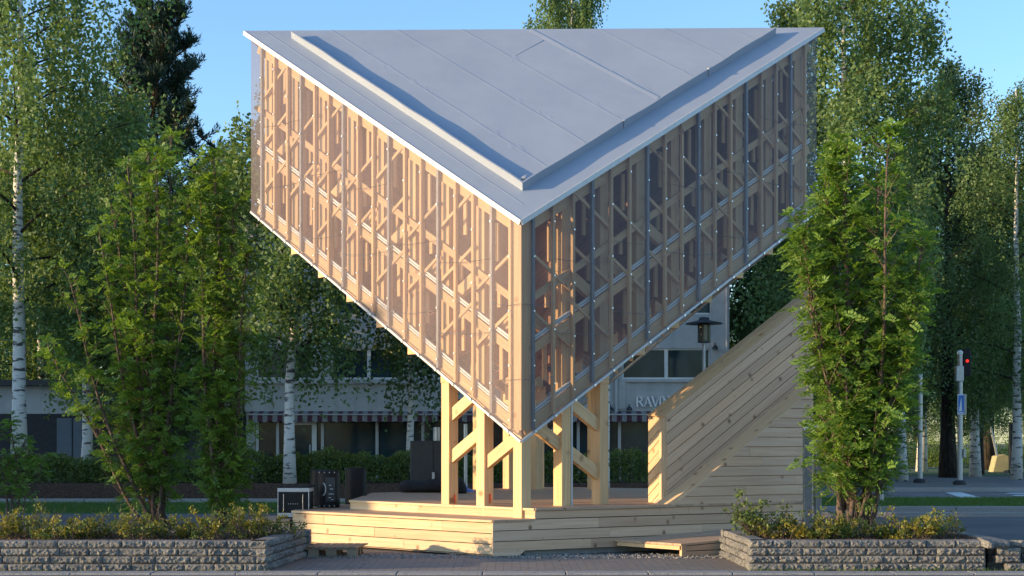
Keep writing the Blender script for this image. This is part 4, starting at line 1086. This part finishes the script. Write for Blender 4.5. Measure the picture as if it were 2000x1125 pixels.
for ch in 'RAVINTOLA':
    mb = MB()
    for (p, q, w_) in GL[ch]:
        d = Vector((q[0] - p[0], 0, q[1] - p[1])); mb.beam((x + p[0] * LH, BY - .09, zb_ + p[1] * LH), (x + q[0] * LH, BY - .09, zb_ + q[1] * LH), .06 + w_ * .02, w_ * LH, side=(0, 1, 0))
    for s_ in SER[ch]:
        sx, sz = (s_, 0) if isinstance(s_, (int, float)) else s_
        mb.box(x + (sx - .14) * LH, x + (sx + .14) * LH, BY - .125, BY - .055, zb_ + sz * LH - .012, zb_ + sz * LH + .012)
    build('letter', mb, M['letter'], sg_); x += WD[ch] * LH
# low wing at the far left
lw = thing('low_building', 'low shaded garage building with grey blue doors behind the left hedge', 'building', (-16, 51, 0))
xw0, xw1 = gx(-120, 51), gx(474, 51)
mb = MB(); mb.box(xw0, xw1, 51, 58, 0, 3.5); build('wall', mb, M['plaster'], lw)
mb = MB(); mb.box(xw0 - .2, xw1, 50.6, 58.2, 3.51, 3.7); build('roof', mb, M['darkmetal'], lw)
m_dark = simple('dark_neutral_cladding', (.035, .035, .04), .8, var=.2); m_door = simple('grey_blue_door', (.13, .16, .19), .6, var=.1)
mb = MB(); mb.box(xw0, xw1 - .02, 50.90, 50.998, 0, 2.55); build('dark_cladding', mb, m_dark, lw)  # dark neutral cladding over the lower part of the wall
for a, b in ((112, 142), (144, 172), (245, 300), (320, 395)):
    mb = MB(); mb.box(gx(a, 50.9), gx(b, 50.9), 50.84, 50.898, 0, 2.4)
    for k in range(5): mb.box(gx(a, 50.9) + .04, gx(b, 50.9) - .04, 50.825, 50.839, .15 + k * .45, .55 + k * .45)
    build('door', mb, m_door, lw)

# ------------------------------------------------------------------ hedge beds
RZ = .42
mb = MB(); mb.prism([(gx(-100, 42), 41.3), (gx(1262, 42) + 1.5, 41.3), (gx(1262, 42) + 1.5, 47), (gx(-100, 42), 47)], (0, 0, 0), (1, 0, 0), (0, 1, 0), (0, 0, 1), RZ); struct('hedge_bank', mb, M['soil'])
def hedge(px0, px1, Y, top, label, n, depth=1.3):
    x0, x1 = gx(px0, Y), gx(px1, Y); zt = gz(top, Y)
    P = np.c_[RNG.uniform(x0, x1, n), Y + RNG.uniform(-depth / 2, depth / 2, n), RZ + (zt - RZ) * RNG.random(n) ** .8]
    bumps = .10 * np.sin(P[:, 0] * 2.3 + 1) + .07 * np.sin(P[:, 0] * 5.7) + .05 * np.sin(P[:, 0] * 13)
    P[:, 2] = RZ + (P[:, 2] - RZ) * (1 + bumps) + RNG.normal(0, .02, n)
    t = thing('hedge', label, 'hedge', ((x0 + x1) / 2, Y, RZ), 'clipped hedges before the buildings')
    k = RNG.random(n) < .12
    leaf_mesh('foliage', P, rdir(n, .4), rdir(n), RNG.uniform(.05, .10, n), RNG.uniform(.035, .06, n), [M['hedgeleaf'], M['yellowleaf']], t, k.astype(int) * (P[:, 2] > RZ + (zt - RZ) * .8))
    mb = MB()
    for q in range(int((x1 - x0) * 3)):
        x = random.uniform(x0, x1); y = Y + random.uniform(-.4, .4); mb.tube([(x, y, RZ - .05), (x + random.uniform(-.1, .1), y, RZ + .35), (x + random.uniform(-.2, .2), y, zt - .1)], [.02, .014, .006], 5)
    build('stems', mb, M['twig'], t); return t
hedge(-20, 240, 42.4, 893, 'dark clipped hedge at the far left behind the birch trunk', 11000)
hedge(232, 445, 42.4, 893, 'clipped hedge behind the leafy rowan shrubs at left', 8000)
hedge(440, 862, 42.4, 886, 'long clipped hedge behind the loudspeakers', 18000)
hedge(866, 1275, 42.6, 884, 'clipped hedge behind the stage posts, next to the sloping wall', 15000)

# ------------------------------------------------------------------ trees
def curve(p, d, l, n=6, up=0.0, jit=.08):
    p = Vector(p); d = Vector(d).normalized(); pts = [p.copy()]
    for k in range(n):
        d = (d + Vector((random.uniform(-jit, jit), random.uniform(-jit, jit), up + random.uniform(-jit, jit) * .5))).normalized()
        p = p + d * (l / n); pts.append(p.copy())
    return pts
def birch(label, loc, H, R, z0f=.22, nleaf=24000, trunk_r=.16, weep=1.0, leaf=(.10, .18), mats=None, bark='birchbark', name='birch_tree', cat='tree', prof=None, group='trees around the square', dense=1.0, seed=1, lean=0.0):
    rs = random.getstate(); random.seed(seed); global RNG; RNG = np.random.default_rng(seed)
    t = thing(name, label, cat, loc, group); x, y, z = loc
    mb = MB(); tp = [Vector((x + lean * (q / 8) ** 1.3 + random.uniform(-.06, .06) * (q > 0), y + random.uniform(-.06, .06) * (q > 0), z + H * .96 * q / 8)) for q in range(9)]
    rad = [trunk_r * (1.25 if q == 0 else 1) * (1 - .93 * q / 8) + .012 for q in range(9)]
    mb.tube(tp, rad, 10); build('trunk', mb, M[bark], t, smooth=True)
    limbs = MB(); org = []; nl = 30
    for k in range(nl):
        f = z0f + (.96 - z0f) * ((k + random.random()) / nl); 
        pr = prof(f) if prof else (math.sin(min(1, (f - z0f) / (1 - z0f) * .9 + .16) * math.pi) ** .7)
        l = max(.5, R * pr * random.uniform(.65, 1.1)); a = k * 2.4 + random.uniform(-.4, .4)
        q = f * 8 / .96; i = min(7, int(q)); p = tp[i].lerp(tp[i + 1], min(1, q - i))
        el = random.uniform(.35, .95)
        c = curve(p, (math.cos(a), math.sin(a), el), l * 1.15, 6, -.05 * weep, .12)
        limbs.tube(c, [max(.008, trunk_r * .33 * (1 - f * .6) * (1 - .9 * g / 6)) for g in range(7)], 5, cap=False)
        for g in range(2, 7):
            w_ = [0, 0, .5, .8, 1, 1.1, 1.2][g]; org += [(c[g], w_)] * 1
            for _ in range(2):   # side twigs
                sdir = Vector((random.uniform(-1, 1), random.uniform(-1, 1), random.uniform(-.1, .7)))
                cc = curve(c[g], sdir, l * random.uniform(.15, .38), 3, -.05 * weep, .15)
                limbs.tube(cc, [.012, .009, .006, .004], 4, cap=False); org += [(v, 1) for v in cc[1:]]
    for q in range(5, 9): org += [(tp[q], .6)] * 2
    build('limbs', limbs, M['darkbark'] if bark != 'pinebark' else M['pinebark'], t)
    O = np.array([tuple(v) for v, _ in org]); Wt = np.array([w_ for _, w_ in org]); Wt /= Wt.sum()
    per = 14; ns = nleaf // per; idx = RNG.choice(len(O), ns, p=Wt)
    base = O[idx] + RNG.normal(0, .10 + .03 * R, (ns, 3)); sl = RNG.uniform(.4, 1.9, ns) * weep + .25
    hd = RNG.normal(0, .22, (ns, 3)); hd[:, 2] = 0
    Pl = []; Dl = []
    for q in range(per):
        f = (q + RNG.random(ns)) / per
        p = base + hd * f[:, None] * (1.0 if weep > .5 else 2.5); p[:, 2] -= sl * f if weep > .5 else sl * (f - .5) * .6
        p += RNG.normal(0, .045, (ns, 3)); Pl.append(p); Dl.append(rdir(ns, -.7 if weep > .5 else .1))
    P = np.concatenate(Pl); D = np.concatenate(Dl); n = len(P)
    leaf_mesh('crown', P, D, rdir(n), RNG.uniform(*leaf, n), RNG.uniform(leaf[0] * .65, leaf[1] * .7, n), mats or [M['birchleaf']], t)
    random.setstate(rs); return t
left_prof = lambda f: min(1, .55 + 1.2 * math.sin(min(1, max(0, f - .12)) * math.pi) * .5)
bA = birch('tall weeping birch with a white trunk at the far left edge', (gx(38, 43), 43, RZ), 18.5, 3.2, .26, 34000, .21, 1.15, seed=3, prof=left_prof)
bB = birch('slimmer birch behind the left hedge, right of the edge birch', (gx(168, 46.5), 46.5, .2), 12.3, 2.6, .30, 30000, .17, 1.1, seed=5, prof=left_prof)
bM = birch('single birch with a banded white trunk rising behind the loudspeakers', (gx(566, 41.6), 41.6, RZ - .1), 12.5, 2.75, .28, 30000, .155, 1.1, seed=9, lean=.35)
bR = birch('tall weeping birch behind the right corner of the roof', (gx(1650, 47), 47, 0), 19.5, 3.0, .20, 62000, .2, 1.3, seed=12, prof=lambda f: .75 + .3 * math.sin(f * 3.1))
bC = copy_tree(bR, (gx(1118, 62), 62, 0), 1.7, (.72, .72, 1.12), 'tree whose top shows above the middle of the roof ridge')
bD = birch('dark leafy tree standing between the white building and the sloping wall', (gx(1488, 53), 53, 0), 12.5, 2.4, .2, 26000, .16, 1.2, mats=[M['darkleaf']], bark='darkbark', name='leafy_tree', seed=21)
bE = birch('broad dark tree with a thick black trunk beyond the traffic island', (gx(1852, 66), 66, 0), 19.0, 4.6, .16, 52000, .34, 1.2, leaf=(.10, .17), mats=[M['darkleaf']], bark='darkbark', name='leafy_tree', seed=31)
bF = birch('pale green birch crown at the right edge behind the traffic light', (gx(1985, 62), 62, 0), 17.0, 3.3, .2, 30000, .2, 1.1, leaf=(.09, .15), seed=33)
bG = copy_tree(bE, (gx(1760, 74), 74, 0), 2.1, (.8, .8, .86), 'dark tree between the right birch and the thick trunked tree')
bK = copy_tree(bD, (gx(1572, 60), 60, 0), 1.1, (1.3, 1.3, .95), 'dark tree half hidden behind the right rowan and the high wall corner')
copy_tree(bE, (gx(1930, 84), 84, 0), 4.0, (1, 1, .98), 'far dark tree filling the gap left of the right edge')
copy_tree(bB, (gx(80, 54), 54, 0), 2.2, (1.1, 1.1, .98), 'birch crown left of the pine, its trunk hidden by the rowan shrubs')
copy_tree(bD, (gx(440, 54), 54, 0), .6, (1.25, 1.25, 1.02), 'dark leafy tree just left of the pavilion corner')
copy_tree(bD, (gx(330, 50.3), 49.5, 0), 3.6, (1.0, 1.0, .72), 'low dark tree behind the rowan shrubs')
copy_tree(bE, (gx(60, 62), 62, 0), 3.0, (.95, .95, .8), 'dark tree far behind the left edge birch')
copy_tree(bE, (gx(600, 66), 66, 0), 3.9, (.8, .8, .62), 'dark tree behind the shop building, seen under the left roof slope')
for k, (px_, Y, s_) in enumerate(((1450, 118, .8), (1640, 122, .9), (1790, 120, .8), (1905, 125, .95), (2030, 118, .85), (-40, 90, .8), (180, 92, .85), (380, 88, .75))):
    copy_tree(bE, (gx(px_, Y), Y, 0), k * 1.3, (s_, s_, s_ * .8), ['distant tree behind the white building corner', 'distant tree directly behind the right rowan', 'distant tree behind the left traffic pole', 'distant tree behind the traffic light pole', 'distant tree at the right frame edge', 'distant tree at the left frame edge', 'distant tree behind the slimmer left birch', 'distant tree behind the pine'][k])
copy_tree(bF, (gx(1905, 68), 68, 0), 2.5, (1.1, 1.1, .92), 'pale green birch between the thick trunked tree and the right edge')
copy_tree(bF, (gx(2040, 76), 76, 0), 1.2, (1.2, 1.2, 1.0), 'birch partly cut off by the right frame edge')
copy_tree(bF, (gx(1800, 80), 80, 0), .7, (1.25, 1.25, 1.08), 'birch crown rising left of the thick trunked tree')
copy_tree(bR, (gx(1560, 64), 64, 0), 2.9, (1.05, 1.05, .86), 'birch partly hidden behind the right corner of the mesh wall')
copy_tree(bE, (gx(1912, 72), 72, 0), 5.0, (.62, .62, .87), 'slender dark tree behind the traffic light, closing the gap in the crowns')
# pine
def pine(label, loc, H, R, seed):
    rs = random.getstate(); random.seed(seed); rng = np.random.default_rng(seed)
    t = thing('pine_tree', label, 'tree', loc, 'trees around the square'); x, y, z = loc
    mb = MB(); tp = [Vector((x + .15 * math.sin(q), y, z + H * q / 8)) for q in range(9)]; mb.tube(tp, [.28 * (1 - .92 * q / 8) + .02 for q in range(9)], 10); build('trunk', mb, M['pinebark'], t, smooth=True)
    lb = MB(); tips = []
    for k in range(64):
        f = .28 + .72 * (k + random.random()) / 64; p = tp[min(7, int(f * 8))].lerp(tp[min(8, int(f * 8) + 1)], f * 8 % 1)
        l = R * (1.08 - f) ** .55 * random.uniform(.55, 1.15); l = min(l, R); a = k * 2.4 + random.uniform(-.3, .3)
        c = curve(p, (math.cos(a), math.sin(a), .12 + .5 * f), l, 6, .06, .1); lb.tube(c, [.05 * (1 - .8 * g / 6) + .006 for g in range(7)], 5, cap=False)
        for g in range(2, 7):
            for _ in range(5):
                cc = curve(c[g], (random.uniform(-1, 1), random.uniform(-1, 1), random.uniform(.0, .9)), random.uniform(.25, .75), 3, .22, .12); lb.tube(cc, [.014, .01, .008, .006], 4, cap=False)
                tips += [(cc[i], (cc[i] - cc[i - 1]).normalized()) for i in (1, 2, 3)]
    build('limbs', lb, M['pinebark'], t)
    T = np.array([tuple(a) for a, _ in tips]); DD = np.array([tuple(b) for _, b in tips]); rep = 22
    n = len(T) * rep; P = np.repeat(T, rep, 0) + rng.normal(0, .05, (n, 3)); D = np.repeat(DD, rep, 0) * .9 + rng.normal(0, .55, (n, 3)); D[:, 2] += .25
    leaf_mesh('crown', P, D, rng.normal(size=(n, 3)), rng.uniform(.16, .28, n), rng.uniform(.03, .05, n), [M['needle']], t)
    random.setstate(rs); return t
pine('dark blue green pine rising above the other trees left of the pavilion', (gx(298, 57), 57, 0), 17.6, 4.4, 5)

# rowans: near the camera, so compound leaves
def rowan(label, loc, stems, lf=1.0, nleafs=2600, seed=1, name='rowan_tree', zlow=.12):
    """stems: list of (dx at top, dy at top, height, base radius)"""
    rs = random.getstate(); random.seed(seed); rng = np.random.default_rng(seed)
    t = thing(name, label, 'tree', loc, 'rowans by the stage'); x, y, z = loc; tw = MB(); tips = []
    for (dx, dy, h, r) in stems:
        n_ = 10; pts = []; bx, by = random.uniform(-.16, .16), random.uniform(-.12, .12); ph = random.uniform(0, 6)
        for q in range(n_ + 1):
            f = q / n_; pts.append(Vector((x + bx + dx * f ** .8 + .05 * math.sin(ph + f * 7), y + by + dy * f ** .8 + .05 * math.cos(ph + f * 6), z - .05 + h * f)))
        mb_ = MB(); mb_.tube(pts, [r * (1 - .85 * q / n_) + .004 for q in range(n_ + 1)], 8)
        build('stem', mb_, M['rowanbark'], t, smooth=True)
        m = int(h * 11)
        for k in range(m):
            f = zlow + (1 - zlow) * (k + random.random()) / m; i = min(n_ - 1, int(f * n_)); p = pts[i].lerp(pts[i + 1], f * n_ - i)
            a = random.uniform(0, 6.283); l = random.uniform(.18, .62) * (1.2 - .6 * f)
            c = curve(p, (math.cos(a), math.sin(a), random.uniform(.6, 1.5)), l, 4, .06, .12); tw.tube(c, [.009, .007, .006, .004, .003], 4, cap=False)
            tips += [(c[g], (c[g] - c[g - 1]).normalized()) for g in (2, 3, 4, 4)]
        tips += [(pts[-1], Vector((0, 0, 1)))] * 5
    build('twigs', tw, M['rowanbark'], t)
    T = np.array([tuple(a) for a, _ in tips]); DD = np.array([tuple(b) for _, b in tips])
    idx = rng.integers(0, len(T), nleafs); base = T[idx] + rng.normal(0, .03, (nleafs, 3))
    a = rng.uniform(0, 6.283, nleafs); rd = np.c_[np.cos(a), np.sin(a), rng.uniform(-.8, .6, nleafs)]; rd += DD[idx] * .4; rd /= np.linalg.norm(rd, axis=1, keepdims=True)
    Ln = rng.uniform(.12, .20, nleafs) * lf; upv = np.array([0, 0, 1.0]) + rng.normal(0, .6, (nleafs, 3)); sd = np.cross(rd, upv); sd /= np.linalg.norm(sd, axis=1, keepdims=True); nr = np.cross(sd, rd)
    Ps = []; Ds = []; Ns = []; Ls = []; Ws = []
    for q in range(6):
        f = .2 + .75 * q / 6; droop = -(f ** 2) * .35
        c = base + rd * (Ln * f)[:, None]; c[:, 2] += droop * Ln
        for sgn in (-1, 1):
            Ps.append(c); Ds.append(sd * sgn + rd * .55 + rng.normal(0, .12, (nleafs, 3))); Ns.append(nr + rng.normal(0, .2, (nleafs, 3))); Ls.append(Ln * .36 * (1 - .25 * abs(q - 2.5) / 2.5)); Ws.append(Ln * .165)
    c = base + rd * (Ln * .95)[:, None]; c[:, 2] -= .3 * Ln
    Ps.append(c); Ds.append(rd + rng.normal(0, .1, (nleafs, 3))); Ns.append(nr); Ls.append(Ln * .36); Ws.append(Ln * .17)
    leaf_mesh('crown', np.concatenate(Ps), np.concatenate(Ds), np.concatenate(Ns), np.concatenate(Ls), np.concatenate(Ws), [M['rowanleaf']], t)
    # faded flower heads
    nf = 46; ii = rng.integers(0, len(T), nf); P = np.repeat(T[ii], 26, 0) + np.c_[rng.normal(0, .035, (nf * 26, 2)), rng.normal(.04, .012, nf * 26)]
    leaf_mesh('flower_heads', P, rdir(nf * 26, 1), rdir(nf * 26), .014, .012, [M['umbel']], t)
    random.setstate(rs); return t
Yr = 26.6
st = [(-1.65, .1, 4.6, .035), (-1.25, -.2, 5.4, .035), (-.9, .3, 5.9, .04), (-.55, -.1, 6.6, .045), (-.2, .2, 6.9, .05), (.1, -.2, 6.6, .045), (.35, .2, 7.1, .045), (.6, -.1, 6.0, .04), (-1.9, .2, 3.3, .03), (.15, .1, 5.0, .035), (-.7, .3, 4.2, .03), (-.35, -.3, 3.2, .03)]
rowan('multi stemmed rowan shrub leaning left behind the left planter', (gx(310, Yr), Yr, 0), st, 1.3, 3900, 41, zlow=.08)
st = [(-.45, .1, 6.3, .04), (-.15, -.1, 6.7, .045), (.1, .2, 6.3, .04), (.3, -.1, 5.8, .04), (.5, .1, 5.0, .035), (-.25, -.2, 4.2, .03), (.25, .2, 3.4, .03), (.05, 0, 2.6, .025)]
rowan('narrower multi stemmed rowan shrub nearest the flight case', (gx(432, Yr), Yr - .2, 0), st, 1.3, 2600, 42, zlow=.06)
st = [(1.0, .1, 3.6, .025), (-.85, .1, 4.2, .025), (.1, .05, 5.3, .062), (-.35, .1, 4.9, .035), (-.62, -.05, 4.1, .03), (.45, .1, 4.8, .035), (.75, .0, 4.0, .03), (.3, -.2, 5.4, .035), (-.15, .2, 5.2, .035), (-.5, .1, 3.0, .024), (.88, -.1, 3.0, .024), (0, .25, 4.4, .03), (.55, .2, 3.4, .025), (-.42, -.2, 3.0, .025)]
rowan('oval multi stemmed rowan growing in the right planter', (gx(1668, 19.9), 19.9, .32), st, 1.12, 5600, 43, zlow=.12)
mb = MB()
rowan('young leafy rowan sprout at the far left edge behind the hedge line', (gx(22, 30), 30, 0), [(-.3, 0, 1.9, .02), (.25, 0, 1.7, .02), (0, .1, 2.0, .02), (.45, 0, 1.2, .015), (-.15, .1, 1.3, .015)], 1.1, 360, 44, zlow=.2)

# low shrubs in the planters
def low_shrub(label, x, y, z, w_, h, leafn, yel, seed, group='low shrubs in the planters', big=1.0):
    rs = random.getstate(); random.seed(seed); rng = np.random.default_rng(seed)
    t = thing('low_shrub', label, 'shrub', (x, y, z), group); mb = MB(); tips = []
    for k in range(30):
        a = random.uniform(0, 6.283); r = random.uniform(0, 1) ** .5 * w_ * .35
        c = curve((x + r * math.cos(a), y + r * math.sin(a) * .7, z - .02), (math.cos(a) * .8, math.sin(a) * .6, random.uniform(.5, 1.6)), h * random.uniform(.5, 1.15), 5, .02, .28)
        mb.tube(c, [.006, .005, .004, .003, .0025, .002], 4, cap=False); tips += c[2:]
        for _ in range(2):
            c2 = curve(c[random.randint(1, 4)], (random.uniform(-1, 1), random.uniform(-1, 1), random.uniform(-.2, .9)), h * .35, 3, 0, .3); mb.tube(c2, [.004, .003, .002, .0015], 3, cap=False); tips += c2[2:]
    build('stems', mb, M['twig'], t)
    T = np.array([tuple(v) for v in tips]); cl = T[rng.integers(0, len(T), leafn // 9)]; P = np.repeat(cl, 9, 0) + rng.normal(0, .022 * big, (len(cl) * 9, 3)); n = len(P)
    mi = (np.repeat(rng.random(len(cl)), 9) < yel).astype(int)
    leaf_mesh('leaves', P, rdir(n, .5), rdir(n), rng.uniform(.025, .05, n) * big, rng.uniform(.018, .032, n) * big, [M['hedgeleaf'], M['yellowleaf']], t, mi)
    random.setstate(rs); return t
LB = ['first', 'second', 'third', 'fourth', 'fifth', 'sixth', 'seventh', 'eighth', 'ninth', 'tenth', 'eleventh']
for k in range(11):
    px_ = 12 + k * 53; Y = 19.2 + .35 * math.sin(k * 2.1)
    low_shrub('low twiggy shrub in the left planter, %s from the left edge' % LB[k], gx(px_, Y), Y, 0.33, .75, .36 + .13 * math.sin(k * 1.7), (1500, 500, 1100)[k % 3], (.7, .15, .4)[k % 3], 60 + k)
for k in range(8):
    px_ = 1525 + k * 44; Y = 19.1 + .25 * math.sin(k * 1.9)
    low_shrub('low twiggy shrub in the right planter, %s from its left end' % LB[k], gx(px_, Y), Y, .33, .6, .34 + .12 * math.sin(k * 2.2), (1400, 500, 1000)[k % 3], (.75, .2, .5)[k % 3], 80 + k)
low_shrub('taller fresh green shrub at the left end of the right planter', gx(1485, 19.2), 19.2, .33, .35, .62, 900, .06, 95, big=1.35)
# fallen leaves and litter on the soil
for (x0, x1, nn) in ((-7.5, -3.15, 5200), (3.1, 5.9, 3600)):
    P = np.c_[RNG.uniform(x0, x1, nn), RNG.uniform(18.22, 20.3, nn), RNG.uniform(.325, .36, nn)]
    o = leaf_mesh('leaf_litter', P, np.c_[rdir(nn)[:, :2], .25 * RNG.random(nn)], np.c_[RNG.normal(0, .4, (nn, 2)), np.ones(nn)], RNG.uniform(.02, .05, nn), RNG.uniform(.01, .02, nn), [simple('dry_leaf_litter', (.17, .085, .045), .9, var=.4, nscale=30)]); o['kind'] = 'stuff'
# hanging branch sprays in front of the building come from a birch behind the pavilion
birch('weeping birch behind the pavilion whose hanging sprays cross the white building', (gx(1180, 40), 40, 0), 10.8, 2.4, .50, 17000, .12, .85, mats=[M['darkleaf'], M['birchleaf']], seed=52)
birch('weeping birch behind the pavilion, its sprays hanging beside the left post', (gx(800, 44), 44.2, RZ), 10.5, 1.9, .36, 15000, .11, 1.5, mats=[M['darkleaf']], seed=53)
# bright bushes far right
def bush(label, x, y, z, w_, h, n, mat, seed, leaf=.12):
    rng = np.random.default_rng(seed); t = thing('bush', label, 'bush', (x, y, z), 'bushes beyond the road')
    v = rng.normal(size=(n, 3)); v /= np.linalg.norm(v, axis=1, keepdims=True); r = rng.random(n) ** .4
    lob = 1 + .22 * np.sin(v[:, 0] * 7 + seed) * np.cos(v[:, 2] * 6)
    P = np.c_[x + v[:, 0] * r * w_ / 2 * lob, y + v[:, 1] * r * w_ / 2 * lob, z + np.abs(v[:, 2]) * r * h * lob]
    leaf_mesh('foliage', P, rdir(n, .3), rdir(n), rng.uniform(.6, 1.2, n) * leaf, rng.uniform(.4, .7, n) * leaf, [mat], t)
    for q in range(7):
        a = q * .9; mb = MB(); mb.tube([(x, y, z), (x + math.cos(a) * w_ * .2, y + math.sin(a) * w_ * .2, z + h * .7)], [.04, .01], 5); build('stem', mb, M['twig'], t)
    return t
bush('bright green bush beyond the island, left of the thick trunk', gx(1815, 95), 95, 0, 3.4, 2.1, 5000, M['brightbush'], 3)
bush('dark bush beyond the road right of the thick trunk', gx(1915, 93), 93, 0, 3.8, 2.0, 5000, M['birchleaf'], 4)
bush('green bush at the far right edge beyond the road', gx(1990, 93), 93, 0, 3.6, 1.9, 5000, M['brightbush'], 5)
bush('dark bush behind the right rowan trunk', gx(1740, 90), 90, 0, 4.0, 2.1, 5000, M['darkleaf'], 6)
bush('dark bush behind the steel barrier', gx(1640, 88), 88, 0, 5.0, 2.6, 6000, M['darkleaf'], 7)
birch('white trunked birch beyond the island seen through the right rowan', (gx(1762, 60), 60, 0), 13, 2.2, .3, 12000, .2, 1.1, mats=[M['darkleaf']], seed=66)
# grass tufts along lawns and kerb feet
def tufts(x0, x1, y0, y1, z, n, h):
    P = np.c_[RNG.uniform(x0, x1, n), RNG.uniform(y0, y1, n), np.full(n, z)]; D = np.c_[RNG.normal(0, .35, (n, 2)), np.ones(n)]
    o = leaf_mesh('grass_blades', P, D, rdir(n), RNG.uniform(.5, 1.2, n) * h, np.full(n, h * .16), [M['grassblade']]); o['kind'] = 'stuff'
tufts(7, 17, 33.7, 39.1, .10, 26000, .07); tufts(-14, -4, 32.6, 38.1, .005, 26000, .07); tufts(2.8, 6.3, 17.9, 18.06, .004, 260, .06); tufts(-7, -2.9, 17.9, 18.0, .004, 140, .04)

# ------------------------------------------------------------------ unseen houses added left of the view as sun blockers for the square
def sun_blocker(label, x0, x1, y0, y1, h):
    t = thing('blocker_house', label, 'blocker_house', ((x0 + x1) / 2, (y0 + y1) / 2, 0), 'sun blockers added left of the square')
    mb = MB(); mb.box(x0, x1, y0, y1, 0, h); build('wall', mb, M['plaster'], t)
    mb = MB(); mb.box(x0 - .3, x1 + .3, y0 - .1, y1 + .1, h + .002, h + .22); build('roof', mb, M['darkmetal'], t)
    y = y0 + .8
    while y < y1 - 1.6:
        for z in (1.0, 3.9, 6.6):
            if z + 1.3 > h: continue
            mb = MB(); mb.box(x1 + .002, x1 + .05, y, y + 1.3, z, z + 1.3); f = build('window', mb, M['white'], t)
            mb = MB(); mb.box(x1 + .051, x1 + .06, y + .07, y + 1.23, z + .07, z + 1.23); build('pane', mb, M['glass'], f)
        y += 2.4
sun_blocker('narrow plastered building added out of view on the left to block the sun', -44, -35, 14.62, 17.0, 8.2)
sun_blocker('long plastered building added out of view on the left to block the sun', -44, -35, 20.7, 46, 8.4)
